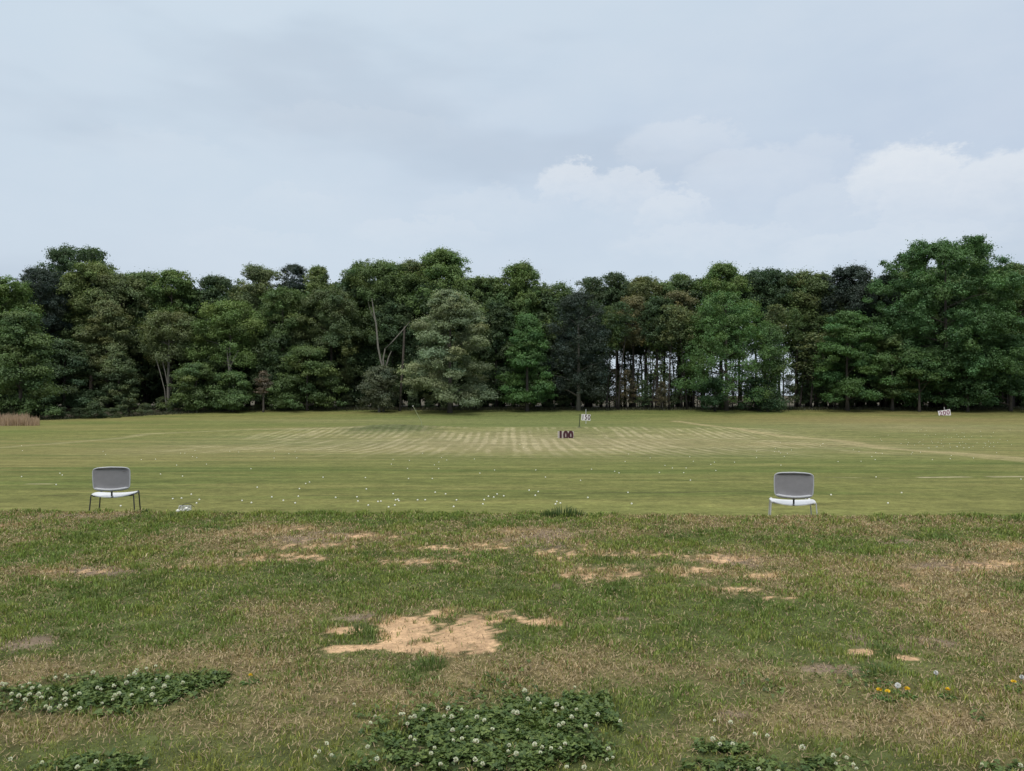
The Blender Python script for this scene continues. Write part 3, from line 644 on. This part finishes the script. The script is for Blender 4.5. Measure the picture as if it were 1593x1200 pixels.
for i, (dx, dy, dz) in enumerate([(-.045, -.02, .035), (-.0, -.025, .035), (.042, -.02, .037), (.02, .02, .036), (.045, .02, .04), (.03, -.03, .062)]):
    ball(0, 0, 'white golf ball lying inside the tipped wire basket', 'golf balls inside the basket', loc=(bx_ + dx, by_ + dy, bz + dz))
ball(0, 0, 'white golf ball in the grass just left of the tipped wire basket', loc=(at(277.5, 9.9), 9.9, gz(at(277.5, 9.9), 9.9) + .035))

# ------------------------------------------------------------------ yardage signs and poles
def text_mesh(body, size, name, bold=.012, depth=.006, xs_=1.0):
    cu = bpy.data.curves.new(name, 'FONT'); cu.body = body; cu.size = size; cu.align_x = 'CENTER'; cu.align_y = 'CENTER'; cu.extrude = depth; cu.offset = bold; cu.space_character = 1.12
    o = bpy.data.objects.new(name, cu); COL.objects.link(o); bpy.context.view_layer.update()
    me = bpy.data.meshes.new_from_object(o); bpy.data.objects.remove(o); me.name = name; return me
M_BOARD = pmat('board_white', (.72, .69, .70), .6, var=.1, scale=3); M_BOARD2 = pmat('board_weathered', (.42, .38, .35), .7, var=.28, scale=2.2)
M_NUM = pmat('numerals_dark', (.055, .014, .022), .6); M_NUM2 = pmat('numerals_maroon', (.24, .075, .13), .6)
def sign(px, py_mid, Y, wpx, hpx, txt, label, board, num, tilt=0.0, bold=.03, posts=2, postmat=None, ts=.92, top=0.0):
    X = at(px, Y); zc = CAMZ - (py_mid - HY) / F * Y; g = gz(X, Y); w = wpx / F * Y; h = hpx / F * Y
    root = empty('yardage_sign', (X, Y, g)); tag(root, label, 'yardage sign', None)
    bd = MB(); bd.box((0, 0, 0), (w, .04, h)); o = bd.build('board', board, root, bevel=.008); o.location = (0, 0, zc - g); o.rotation_euler = (0, -tilt, 0)
    me = text_mesh(txt, h * ts * 1.25, 'numerals', bold); me.materials.append(num)
    t = bpy.data.objects.new('numerals', me); COL.objects.link(t); t.parent = o; t.location = (0, -.028, 0); t.rotation_euler = (math.pi / 2, 0, 0)
    wt = max(v.co.x for v in me.vertices) - min(v.co.x for v in me.vertices); t.scale = (w * .86 / wt, 1, 1)
    for s_ in ([-.3, .3] if posts == 2 else [0]):
        p = MB(); p.box((s_ * w, .06, (zc - g + (h * .3 if posts == 2 else h / 2 + top)) / 2 - .05), (.09, .07, zc - g + (h * .3 if posts == 2 else h / 2 + top) + .1)); p.build('post', postmat or DARKBARK, root, smooth=False)
    return root
sign(880, 678, 75, 25, 13.5, '100', 'weathered pale sign with big dark 100, standing low on the striped turf', M_BOARD2, M_NUM, 0, .075, 2, ts=1.02)
sign(911.5, 649.7, 106, 14, 9.5, '150', 'small white 150 sign on a thin post beyond the 100 sign', M_BOARD, M_NUM, math.radians(-3), .02, 1, M_STEEL, top=.7)
sign(1469, 643, 138, 19, 9.5, '200', 'tilted white sign with maroon 200 in front of the trees at right', M_BOARD, M_NUM2, math.radians(9), .02, 1, M_STEEL, ts=.80, top=.55)
X, Y = gp(901, 665); r_ = empty('flagstick', (X, Y, gz(X, Y))); tag(r_, 'dark green stick standing upright left of the 150 sign', 'flagstick')
MB().tube([(0, 0, -.1), (.03, 0, .6), (.10, 0, 1.5)], .05, 8).build('pole', pmat('dark_green_paint', (.05, .065, .03), .6), r_)
MB().tube([(0, 0, -.02), (0, 0, .05)], [.28, .18], 12).build('base', pmat('foot_shadow', (.05, .055, .03), .8), r_)  # dark disc standing in for the shadow at the stick's foot
X, Y = gp(657, 664); r_ = empty('flagstick', (X, Y, gz(X, Y))); tag(r_, 'thin pale green stick leaning left, standing on the range before the dead tree', 'flagstick')
MB().tube([(0, 0, -.1), (-.12, 0, .6), (-1.02, 0, 2.25)], [.035, .032, .028], 8).build('pole', pmat('pale_green_paint', (.24, .27, .15), .6), r_)
MB().tube([(-1.10, 0, 2.25), (-.96, 0, 2.29)], [.06, .05], 8).build('tip', pmat('tip_grey', (.35, .35, .33), .6), r_)

# ------------------------------------------------------------------ trees
PROF = {
 'round': ([0, .15, .4, .65, .85, 1], [.6, .9, 1, 1, .88, .5]),
 'tier': ([0, .12, .3, .5, .7, .88, 1], [.85, 1, .97, .86, .74, .56, .30]),
 'cone': ([0, .12, .35, .65, .88, 1], [.8, 1, .82, .6, .36, .12]),
 'pine': ([0, .2, .5, .75, .9, 1], [.5, .8, 1, .9, .68, .3]),
 'airy': ([0, .25, .5, .75, .9, 1], [.75, 1, 1, .86, .66, .30]),
 'shrub': ([0, .25, .55, .8, 1], [1, 1, .9, .7, .35]),
 'droop': ([0, .3, .6, .82, .93, 1], [.95, 1, .92, .72, .52, .22]),
 'umbrella': ([0, .3, .6, .85, 1], [.4, .8, 1, .9, .5])}
def crown_mesh(kind, R, zb, zt, r, leaf=.36, dens=1.0, fz=None, hue=None):
    """thousands of small leaf faces gathered in clumps on limbs; returns mesh and limb targets"""
    leaf *= .86; H = zt - zb; hp, rp = PROF[kind]
    fz = fz or {'tier': .55, 'cone': .6, 'shrub': .7, 'pine': .75}.get(kind, .85)
    rl0 = min(R * .36, 1.9) if kind != 'pine' else min(R * .3, 1.5)
    area = 2 * math.pi * R * .75 * H * .8
    rl0 *= r.uniform(.85, 1.15); nl = int(max(16, 2.6 * area / (math.pi * rl0 * rl0 * .9)))
    hh = r.uniform(0, 1, nl) ** .74; hh[:5] = (.97, .95, .93, .90, .90); th = r.uniform(0, 2 * math.pi, nl)
    Rh = np.interp(hh, hp, rp) * R * (1 + .18 * np.sin(th * 3 + r.uniform(0, 6)) * r.uniform(.3, 1)) * r.uniform(.82, 1.12, nl)
    rho = 1 - .55 * r.uniform(0, 1, nl) ** 2
    rl = rl0 * r.uniform(.5, 1.2, nl) * (1 - .25 * hh)
    cr = np.maximum(Rh * rho - rl * .6, 0)
    cx, cy = np.cos(th) * cr, np.sin(th) * cr
    cz = zb + hh * H - rl * fz * .5; cz = np.minimum(cz, zt - rl * fz)
    cx = np.append(cx, 0); cy = np.append(cy, 0); rl = np.append(rl, rl0 * .55); cz = np.append(cz, zt - rl0 * .5 * fz); nl += 1
    # sub-clumps
    ns = 11; u = r.normal(0, 1, (nl, ns, 3)); u /= np.linalg.norm(u, axis=2, keepdims=True); u[..., 2] = u[..., 2] * .8 + .18
    sc_ = np.stack([cx, cy, cz], 1)[:, None] + u * (rl[:, None, None] * .86) * np.array([1, 1, fz])
    sr = (rl[:, None] * r.uniform(.26, .50, (nl, ns))).ravel(); sc_ = sc_.reshape(-1, 3); ud = u.reshape(-1, 3)
    per = np.maximum((dens * 4 * math.pi * sr ** 2 * .46 / (leaf * leaf * .45)), 2).astype(int)
    ci = np.repeat(np.arange(len(sr)), per); n = len(ci)
    d = r.normal(0, 1, (n, 3)); d /= np.linalg.norm(d, axis=1, keepdims=True)
    d[:, 2] = d[:, 2] * .85 + .15
    p = sc_[ci] + d * (sr[ci] * (.25 + r.gamma(2.6, .33, n)))[:, None] * np.array([1, 1, max(fz, .6)])
    nor = d * .75 + ud[ci] * .5 + np.array([0, 0, .45]) + r.normal(0, .55, (n, 3)); nor /= np.linalg.norm(nor, axis=1, keepdims=True)
    t1 = np.cross(nor, r.normal(0, 1, (n, 3))); t1 /= (np.linalg.norm(t1, axis=1, keepdims=True) + 1e-9); t2 = np.cross(nor, t1)
    s = leaf * r.uniform(.55, 1.2, n); asp = .5 if kind != 'pine' else .3
    a_, b_ = t1 * (s * .62)[:, None], t2 * (s * asp * .8)[:, None]
    P = np.stack([p - a_, p - b_ * .9 - a_ * .1, p + a_, p + b_ + a_ * .1], 1).reshape(-1, 3)
    clump = r.uniform(.80, 1.22, nl)[ci // ns] * r.uniform(.86, 1.14, len(sr))[ci]
    tone = (clump * r.uniform(.75, 1.25, n))[:, None] * np.ones(3)
    yl = np.clip(r.normal(0, .06, nl)[ci // ns], -.12, .14); tone[:, 0] *= 1 + yl; tone[:, 2] *= 1 - yl
    me = np_mesh('crown', P, np.arange(n * 4), np.full(n, 4), np.repeat(tone, 4, 0))
    me.materials.append(LEAF)
    pick = r.choice(nl, min(nl, 16), False)
    return me, [(cx[i], cy[i], cz[i]) for i in pick]
def trunk_mesh(H, zb, rad, targets, r, lean=0.0):
    m = MB(); k_ = 8; pts = []
    for i in range(k_ + 1):
        f = i / k_; pts.append((lean * f * f + r.normal(0, .05) * f * H * .05, r.normal(0, .05) * f * H * .04, f * H * .93 - .3))
    rr = [rad * (1 - .85 * i / k_) for i in range(k_ + 1)]; rr[0] *= 1.35
    m.tube(pts, rr, 7); P = np.array(pts)
    for t in targets:
        z0 = max(min(t[2] - r.uniform(.5, 3.0), H * .85), min(zb * .8, H * .4), 1.0); f = np.clip((z0 + .3) / (H * .93), 0, 1); i = int(f * k_); i = min(i, k_ - 1); g_ = f * k_ - i
        s_ = P[i] * (1 - g_) + P[i + 1] * g_; e_ = np.array(t); mid = (s_ + e_) / 2 + np.array([0, 0, .06 * np.linalg.norm(e_ - s_)])
        b0 = rad * (1 - .85 * f) * .5
        m.tube([s_, mid, e_], [b0, b0 * .6, .02], 5, False)
    me = bpy.data.meshes.new('trunk'); me.from_pydata(m.V, [], m.F); me.update(); me.polygons.foreach_set('use_smooth', [True] * len(me.polygons)); return me
def put_tree(name, label, cat, X, Y, cm, tm, col, bark, rz=0, sc=(1, 1, 1), group=None):
    root = empty(name, (X, Y, gz(X, Y)), rz); root.scale = sc; tag(root, label, cat, group)
    if col not in (G1, G2, G3, OL, PN, PL, BR, YG): col = tuple(np.array(col) * (1.35, 1.35, 1.35))
    t = bpy.data.objects.new('trunk', tm); COL.objects.link(t); t.parent = root
    if not tm.materials: tm.materials.append(bark)
    c = bpy.data.objects.new('crown', cm); COL.objects.link(c); c.parent = root; c.color = tuple(col) + (1,)
    return root
G1 = (.100, .150, .052); G2 = (.118, .178, .054); G3 = (.066, .104, .046); OL = (.130, .160, .068); PN = (.044, .064, .050); PL = (.205, .245, .135); BR = (.175, .170, .085); YG = (.150, .195, .068)
# name, label, kind, px, top py, bottom-of-crown py, half width px, depth, colour, bark, leaf, density
T = [
 ('oak_tree', 'tall dark oak with broad top rising above all others at the left', 'round', 122, 385, 560, 58, 168, G3, DARKBARK, .42, 1.0),
 ('broadleaf_tree', 'bright green tree cut by the left picture edge, top above the dry reeds', 'round', -6, 432, 600, 52, 140, G2, BARK, .36, 1.0),
 ('broadleaf_tree', 'dark green drooping tree right behind the dry reeds at the far left', 'tier', 32, 486, 644, 52, 122, G1, BARK, .34, 1.1),
 ('pine_tree', 'bluish dark pine left of and below the tall dark oak', 'pine', 62, 418, 580, 46, 156, PN, DARKBARK, .36, 1.2),
 ('broadleaf_tree', 'yellow-green crown nestled in front of the tall dark oak', 'round', 142, 410, 540, 38, 160, YG, BARK, .36, 1.0),
 ('broadleaf_tree', 'olive tree with stepped branches just right of the dark oak', 'round', 188, 428, 560, 40, 161, OL, BARK, .36, 1.0),
 ('broadleaf_tree', 'mid-height olive tree below the yellow-green crown', 'tier', 165, 468, 600, 44, 153, OL, BARK, .34, 1.0),
 ('broadleaf_tree', 'low dark tree between the reeds\' tree and the mid-height olive tree', 'tier', 100, 530, 636, 50, 146, G3, DARKBARK, .34, 1.1),
 ('broadleaf_tree', 'small light green layered tree low down below the mid-height olive tree', 'tier', 185, 548, 632, 34, 149, (.085, .115, .05), BARK, .32, .9),
 ('broadleaf_tree', 'fresh green tree with two humps, second right of the tall dark oak', 'round', 222, 424, 560, 34, 165, G1, BARK, .36, 1.0),
 ('broadleaf_tree', 'fresh green ragged-topped tree above the leaning pale trunks', 'airy', 266, 421, 560, 38, 163, G2, BARK, .36, 1.1),
 ('broadleaf_tree', 'dull olive tree whose thin leaning pale trunks show low down', 'round', 262, 486, 566, 38, 152, OL, PALEBARK, .34, .9),
 ('broadleaf_tree', 'dark narrow crown left of the broad olive crown', 'round', 336, 430, 560, 28, 165, G3, DARKBARK, .36, 1.0),
 ('broadleaf_tree', 'low wide bush-like tree with layered branches left of the brown sapling', 'tier', 305, 566, 634, 48, 146, G1, BARK, .32, 1.1),
 ('broadleaf_tree', 'second low layered tree joining the wide bush-like one at its right', 'tier', 362, 580, 634, 36, 147, (.07, .115, .04), BARK, .32, 1.0),
 ('broadleaf_tree', 'airy green tree with pale forked trunk showing beneath', 'airy', 358, 470, 562, 50, 153, G2, PALEBARK, .34, .9),
 ('broadleaf_tree', 'broad olive-brown crown left of the small bluish pine', 'round', 402, 416, 540, 40, 166, OL, BARK, .36, 1.0),
 ('pine_tree', 'small bluish-black pine tip beside the pale green spire', 'pine', 457, 412, 520, 25, 168, PN, DARKBARK, .34, 1.2),
 ('broadleaf_tree', 'pale green spire of loose leaves right of the small bluish pine', 'airy', 494, 415, 560, 26, 166, YG, BARK, .34, .8),
 ('broadleaf_tree', 'mid green tree below the small bluish pine tip', 'round', 440, 450, 600, 44, 157, G1, BARK, .34, 1.0),
 ('broadleaf_tree', 'olive green tree left of the dead pale trunks', 'round', 515, 452, 610, 44, 156, (.075, .10, .042), BARK, .34, 1.0),
 ('broadleaf_tree', 'dark leafy tree reaching the ground left of the grey shrub', 'tier', 478, 540, 636, 56, 149, G1, DARKBARK, .32, 1.0),
 ('sapling', 'reddish-brown sapling low at the wood edge', 'tier', 410, 578, 612, 15, 146, (.105, .085, .06), BARK, .28, .5),
 ('broadleaf_tree', 'broad domed green crown above the dead pale trunks', 'round', 588, 405, 560, 54, 165, G1, BARK, .36, 1.1),
 ('broadleaf_tree', 'smaller olive dome filling between broad dome and pointed tree', 'round', 645, 408, 560, 32, 169, OL, BARK, .36, 1.0),
 ('broadleaf_tree', 'pointed bright-tipped tree behind the pale tiered tree', 'airy', 686, 388, 560, 50, 166, (.085, .13, .042), BARK, .36, 1.15),
 ('broadleaf_tree', 'pale grey-green tiered tree standing forward of the wood, broad at its foot', 'tier', 700, 452, 628, 70, 145, PL, BARK, .32, 1.15),
 ('shrub', 'grey-green tangled shrub at the foot of the dead pale trunks', 'shrub', 590, 570, 634, 34, 146, (.075, .09, .055), PALEBARK, .28, .8),
 ('broadleaf_tree', 'dark tree hidden behind the dead pale trunks', 'round', 610, 470, 620, 50, 161, G3, DARKBARK, .36, 1.0),
 ('broadleaf_tree', 'low dark crown right behind the pale tiered tree', 'round', 755, 432, 590, 40, 163, G1, BARK, .36, 1.0),
 ('broadleaf_tree', 'bright green ragged-topped tree above the green cone', 'airy', 812, 411, 560, 40, 164, G2, BARK, .36, 1.1),
 ('broadleaf_tree', 'leafy green cone-shaped tree standing at the edge left of the dark bare-trunked pine', 'cone', 820, 490, 628, 46, 148, (.060, .118, .036), BARK, .32, 1.15),
 ('pine_tree', 'near-black thin-needled pine with grey trunk above the 150 sign', 'airy', 900, 456, 612, 46, 151, (.030, .043, .032), PALEBARK, .30, .65),
 ('broadleaf_tree', 'dull green low dome behind the near-black pine', 'round', 872, 442, 560, 38, 165, G1, BARK, .36, .9),
 ('umbrella_pine', 'round see-through crown, left one of the two umbrella-like tops', 'umbrella', 918, 432, 500, 24, 166, (.060, .085, .040), DARKBARK, .34, .9),
 ('umbrella_pine', 'round see-through crown, right one of the two umbrella-like tops', 'umbrella', 960, 425, 495, 26, 167, (.055, .082, .038), DARKBARK, .34, .9),
 ('broadleaf_tree', 'olive-brown rounded top right of the two umbrella-like tops', 'round', 1005, 431, 520, 30, 163, (.105, .120, .050), BARK, .34, .85),
 ('broadleaf_tree', 'tan-tinged crown in the gap section, above thin dark trunks', 'round', 985, 462, 540, 26, 157, BR, DARKBARK, .32, .7),
 ('broadleaf_tree', 'deep green oval crown between the tan-tinged crowns', 'round', 1022, 462, 545, 24, 155, G3, DARKBARK, .32, .9),
 ('broadleaf_tree', 'tan-tinged crown left of the tall drooping green tree', 'round', 1056, 454, 525, 26, 160, BR, DARKBARK, .32, .75),
 ('broadleaf_tree', 'green flat-topped crown behind the right tan-tinged crown', 'airy', 1058, 427, 500, 28, 168, G1, DARKBARK, .34, .9),
 ('broadleaf_tree', 'tall pointed green tree at the left of the drooping green tree\'s top', 'airy', 1122, 411, 560, 40, 162, G2, BARK, .36, 1.0),
 ('broadleaf_tree', 'wide light green drooping tree right of the trunk gap', 'droop', 1130, 455, 628, 72, 150, (.070, .128, .042), BARK, .32, .5),
 ('broadleaf_tree', 'dark rounded crown right of the tall pointed green tree', 'round', 1190, 420, 520, 42, 166, (.045, .075, .038), DARKBARK, .36, 1.0),
 ('broadleaf_tree', 'olive rounded crown left of the large dark pine', 'round', 1256, 425, 520, 38, 165, (.082, .105, .040), DARKBARK, .36, .95),
 ('broadleaf_tree', 'small pale green tree leaning at the right of the trunk gap', 'airy', 1195, 505, 600, 30, 149, (.075, .13, .05), PALEBARK, .30, .7),
 ('pine_tree', 'large black-green pine with billowing top behind the low green dome', 'round', 1322, 416, 530, 40, 162, PN, DARKBARK, .34, 1.2),
 ('pine_tree', 'narrow dark pine between the large pine and the huge tree', 'pine', 1378, 428, 540, 24, 161, (.028, .044, .032), DARKBARK, .34, 1.1),
 ('broadleaf_tree', 'low green dome-shaped tree in front of the large dark pine', 'tier', 1318, 486, 618, 58, 149, (.058, .112, .034), BARK, .32, 1.0),
 ('broadleaf_tree', 'small dark tree between the low green dome and the huge tree', 'tier', 1388, 520, 620, 34, 150, G1, BARK, .32, 1.0),
 ('broadleaf_tree', 'huge green tree towering above the 200 sign', 'round', 1472, 376, 622, 90, 152, (.056, .108, .038), BARK, .36, 1.25),
 ('broadleaf_tree', 'dark green crown right of the huge tree at the right edge', 'round', 1572, 411, 600, 46, 160, G1, BARK, .36, 1.0),
 ('broadleaf_tree', 'low leafy tree at the foot of the huge tree, left of the 200 sign', 'tier', 1430, 545, 626, 50, 147, (.058, .11, .036), BARK, .32, 1.0),
 ('broadleaf_tree', 'low leafy tree at the right edge beneath the dark green crown', 'tier', 1572, 520, 628, 48, 148, (.05, .098, .036), BARK, .32, 1.0),
 ('broadleaf_tree', 'low leafy tree at the foot of the huge tree, right of the 200 sign', 'tier', 1505, 540, 628, 44, 147, (.05, .10, .036), BARK, .32, 1.0),
 ('broadleaf_tree', 'low dark leafy tree under the drooping green tree', 'shrub', 1112, 590, 634, 34, 148, (.04, .08, .035), DARKBARK, .3, .8),
 ('broadleaf_tree', 'low dark leafy tree right under the small pale leaning tree', 'shrub', 1180, 588, 632, 34, 149, (.04, .075, .036), DARKBARK, .3, .7),
 ('broadleaf_tree', 'dark leafy tree filling beneath the broad olive-brown crown', 'tier', 430, 520, 620, 40, 152, G3, DARKBARK, .34, 1.0),
 ('broadleaf_tree', 'tall dark tree standing between pointed tree and ragged-topped tree', 'round', 772, 470, 610, 30, 158, G3, DARKBARK, .34, 1.0),
]
for i, (nm, lab, kind, px, top, bot, hw, Y, col, bark, leaf, dens) in enumerate(T):
    r = np.random.default_rng(1000 + i * 7); X = at(px, Y); g = gz(X, Y)
    zt = CAMZ + (HY - top) / F * Y - g; zb = max(CAMZ + (HY - bot) / F * Y - g, .2); R = hw / F * Y * (1.16 if kind in ('round', 'airy', 'pine') else 1.04)
    cm, tg = crown_mesh(kind, R, zb, zt, r, leaf, dens); rad = .14 + .012 * zt
    tm = trunk_mesh(zt, zb, rad, tg, r)
    put_tree(nm, lab, 'tree' if nm != 'shrub' else 'shrub', X, Y, cm, tm, col, bark)
# dead pale tree and pale leaning trunks
def snag(label, Y, lines, name='dead_tree', mat=PALEBARK, base=None, cat='dead tree'):
    bx, by_px = base; X = at(bx, Y); g = gz(X, Y); root = empty(name, (X, Y, g)); tag(root, label, cat)
    P = lambda p: (at(p[0], Y) - X, p[3] if len(p) > 3 else 0, CAMZ + (HY - p[1]) / F * Y - g)
    m = MB(); m.tube([(0, 0, -.3)] + [P(p) for p in lines[0]], [lines[0][0][2] * .85] + [p[2] * .72 for p in lines[0]], 8); m.build('trunk', mat, root)
    for L in lines[1:]: MB().tube([P(p) for p in L], [p[2] * .72 for p in L], 7).build('branch', mat, root)
snag('dead bare tree with pale forked trunks before the broad domed crown', 147.5, [[(596, 600, .32), (597, 578, .30), (592, 560, .24), (588, 540, .24), (585, 505, .20), (582, 490, .18), (578, 464, .07)],
    [(598, 580, .2), (596, 560, .2), (599, 543, .18), (612, 530, .15), (628, 512, .12), (638, 500, .05)], [(600, 572, .2), (605, 555, .18), (609, 546, .08)], [(584, 500, .07, -.5), (576, 480, .05, -1), (574, 470, .03, -1)]], base=(597, 636))
snag('dead dark upright stump trunk right of the pale forked dead tree', 149, [[(624, 600, .3), (627, 560, .3), (629, 515, .26), (629, 508, .2)]], mat=BARK, base=(622, 634))
snag('pair of thin pale leaning trunks at the wood edge, left part of the wood', 147, [[(256, 606, .13), (249, 580, .12), (242, 556, .10)], [(262, 606, .12), (257, 580, .11), (252, 560, .09)]], 'leaning_trunk', base=(260, 634), cat='bare trunk')
snag('slim pale trunk forking into a Y above the low layered trees', 147.5, [[(356, 596, .16), (356, 576, .14), (354, 555, .12), (352, 540, .08)], [(356, 576, .09), (364, 558, .08), (371, 545, .05)]], 'forked_trunk', base=(357, 634), cat='bare trunk')
# thin dark trunks in the see-through section: each its own tree with a small high crown
for vi in range(3):
    r = np.random.default_rng(50 + vi)
thin = []
for vi in range(4):
    r = np.random.default_rng(60 + vi); cm, tg = crown_mesh('round', 2.6, 13.5 + 1.5 * (vi % 2), 21.5, r, .32, .36); thin.append((cm, trunk_mesh(20, 9, .2, tg, r, r.uniform(-1.6, 1.6))))
for vi in range(4):
    r = np.random.default_rng(65 + vi); cm, tg = crown_mesh('round', 2.4, 4.5 + vi, 17.5, r, .34, .07); thin.append((cm, trunk_mesh(18, 6, .17, tg, r, r.uniform(-1.8, 1.8))))
sp_ = []
for vi in range(3):
    r = np.random.default_rng(70 + vi); cm, tg = crown_mesh('tier', 2.3, 1.2, 8.0, r, .28, .26); sp_.append((cm, trunk_mesh(7.5, 2.0, .08, tg, r)))
gap_px = [942, 953, 961, 969, 978, 988, 1000, 1008, 1020, 1034, 1037, 1049, 1056, 1066, 1073, 1080, 1088, 1097, 948, 958, 963, 966, 972, 984, 990, 996, 1004, 1011, 1016, 1024, 1030, 1040, 1046, 1052, 1058, 1063, 1070, 1076, 1083, 1092, 1101, 1110, 1120, 1132, 1144, 1158, 1172, 1186, 1198, 1210, 1222, 1234, 1241, 1246, 1254, 1262, 1275, 1290]
for i, px in enumerate(gap_px):
    Y = random.uniform(152, 174); px += random.uniform(-6, 6); cm, tm = thin[i % 8 if i % 2 else i % 4]; s_ = random.uniform(.8, 1.0); w_ = random.uniform(.6, 1.5)
    put_tree('slender_tree', 'slender dark-trunked tree in the see-through row right of the near-black pine', 'tree', at(px, Y), Y, cm, tm, random.choice([G1, G3, OL]), DARKBARK, random.uniform(0, 6), (w_, w_, s_), 'slender trunks in the see-through row').rotation_euler[0:2] = (random.gauss(0, .03), random.gauss(0, .045))
for i, px in enumerate([935, 945, 955, 965, 975, 984, 992, 1002, 1012, 1021, 1030, 1039, 1048, 1058, 1068, 1085, 1110, 1140, 1165, 1205, 1228, 1250, 1280, 1300, 1330, 1352]):
    Y = random.uniform(150, 160); cm, tm = sp_[i % 3]; s_ = random.uniform(.7, 1.15)
    put_tree('sapling', 'thin sparse understorey sapling among the slender dark trunks', 'tree', at(px, Y), Y, cm, tm, random.choice([(.085, .075, .045), (.065, .085, .04), (.055, .085, .04)]), DARKBARK, random.uniform(0, 6), (s_, s_, s_), 'saplings under the slender trunks')
cv_ = []
for vi in range(3):
    r = np.random.default_rng(170 + vi); cm, tg = crown_mesh('round', 4.2, 15.5, 23.5, r, .36, .8); cv_.append((cm, trunk_mesh(23.5, 14, .26, tg, r)))
for i, px in enumerate([935, 972, 1004, 1034, 1066, 1094, 1150, 1176, 1212, 1240, 1270]):
    Y = random.uniform(164, 172); top = [446, 440, 437, 440, 436, 434, 428, 428, 428, 430, 428][i]; H = (HY - top) / F * Y + CAMZ - gz(at(px, Y), Y); s_ = H / 23.5; cm, tm = cv_[i % 3]
    put_tree('high_crowned_tree', 'high-crowned tree closing the canopy above the see-through row', 'tree', at(px, Y), Y, cm, tm, random.choice([G1, OL, G3, G1]), DARKBARK, random.uniform(0, 6), (s_,) * 3, 'canopy trees above the see-through row')
# bare dark trunks under the right hand wood
tv = []
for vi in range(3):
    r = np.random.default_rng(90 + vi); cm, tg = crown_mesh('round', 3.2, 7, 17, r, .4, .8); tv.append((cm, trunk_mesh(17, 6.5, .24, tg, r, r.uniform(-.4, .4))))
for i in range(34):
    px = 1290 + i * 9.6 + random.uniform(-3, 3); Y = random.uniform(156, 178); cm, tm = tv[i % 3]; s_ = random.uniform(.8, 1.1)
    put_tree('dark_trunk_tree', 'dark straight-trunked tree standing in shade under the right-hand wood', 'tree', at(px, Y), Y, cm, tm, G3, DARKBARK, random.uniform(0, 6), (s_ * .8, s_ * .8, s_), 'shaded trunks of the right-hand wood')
# second rows: whole trees that close the wood behind
bk = []
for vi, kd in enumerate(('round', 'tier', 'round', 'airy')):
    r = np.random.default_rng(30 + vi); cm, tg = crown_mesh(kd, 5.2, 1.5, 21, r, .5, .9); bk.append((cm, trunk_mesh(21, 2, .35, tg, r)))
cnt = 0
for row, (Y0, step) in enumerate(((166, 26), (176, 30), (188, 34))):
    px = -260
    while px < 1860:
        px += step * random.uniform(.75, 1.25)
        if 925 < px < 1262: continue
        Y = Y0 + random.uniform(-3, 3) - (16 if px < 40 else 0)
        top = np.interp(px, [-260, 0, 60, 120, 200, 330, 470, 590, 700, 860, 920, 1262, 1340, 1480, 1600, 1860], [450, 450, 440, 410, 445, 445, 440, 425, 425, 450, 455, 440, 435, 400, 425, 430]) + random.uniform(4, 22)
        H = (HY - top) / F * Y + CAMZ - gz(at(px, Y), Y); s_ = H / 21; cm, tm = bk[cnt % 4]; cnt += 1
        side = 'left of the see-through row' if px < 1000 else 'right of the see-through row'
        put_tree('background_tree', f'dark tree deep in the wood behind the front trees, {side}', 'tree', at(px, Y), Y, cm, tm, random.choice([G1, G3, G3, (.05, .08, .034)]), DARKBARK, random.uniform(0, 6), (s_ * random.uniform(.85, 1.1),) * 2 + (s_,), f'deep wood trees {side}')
# shrubs along the foot of the wood
sh = []
for vi in range(4):
    r = np.random.default_rng(130 + vi); cm, tg = crown_mesh('shrub', 2.8, .1, 4.2, r, .28, .9); sh.append((cm, trunk_mesh(4, .3, .07, tg, r)))
for i, px in enumerate(list(range(-60, 900, 26)) + list(range(1275, 1640, 40))):
    Y = float(treeline(np.array([at(px, 150)]))[0]) + random.uniform(1, 6) + (9 if px < 260 else 0); cm, tm = sh[i % 4]; s_ = random.uniform(.45, .9) * (1 if px < 900 else .7)
    side = 'left half of the wood' if px < 900 else 'right part of the wood'
    put_tree('wood_edge_shrub', f'dark green shrub along the foot of the {side}', 'shrub', at(px, Y), Y, cm, tm, random.choice([(.038, .058, .025), (.048, .07, .03), (.06, .078, .034)]), DARKBARK, random.uniform(0, 6), (s_, s_, s_ * random.uniform(.7, 1.1)), f'shrubs at the foot of the {side}')
# rough grass and low growth at the wood's edge, dry reeds at the left
n = 24000; x = rng.uniform(-112, 118, n); y = treeline(x) + rng.normal(-.5, 2.0, n); c = lerp(C(.045, .06, .028)[None].repeat(n, 0), C(.10, .09, .055), rng.uniform(0, 1, n))
o = link_mesh('rough_grass', blades(x, y, rng.uniform(.15, .6, n), np.full(n, .10), c, .6, seed=7), BLADE); tag(o, 'dark rough grass and weeds along the edge of the wood', 'rough grass', kind='stuff')
n = 9000; px = rng.uniform(-150, 62, n); y = rng.uniform(101, 112, n); x = (px - CX) / F * y; keep = rng.uniform(0, 1, n) < ss(75, 40, px) ; x, y, px = x[keep], y[keep], px[keep]; n = len(x)
c = lerp(C(.46, .33, .24)[None].repeat(n, 0), C(.30, .21, .15), rng.uniform(0, 1, n))
o = link_mesh('dry_reeds', blades(x, y, rng.uniform(.35, 1.5, n) * (.75 + .5 * vnoise(x * .8, y * .8, 5)) * np.where(px > 45, .75, 1), np.full(n, .07), c, .12, seed=8), BLADE); tag(o, 'tall pinkish-tan dry reeds at the left edge of the range', 'reeds', kind='stuff')
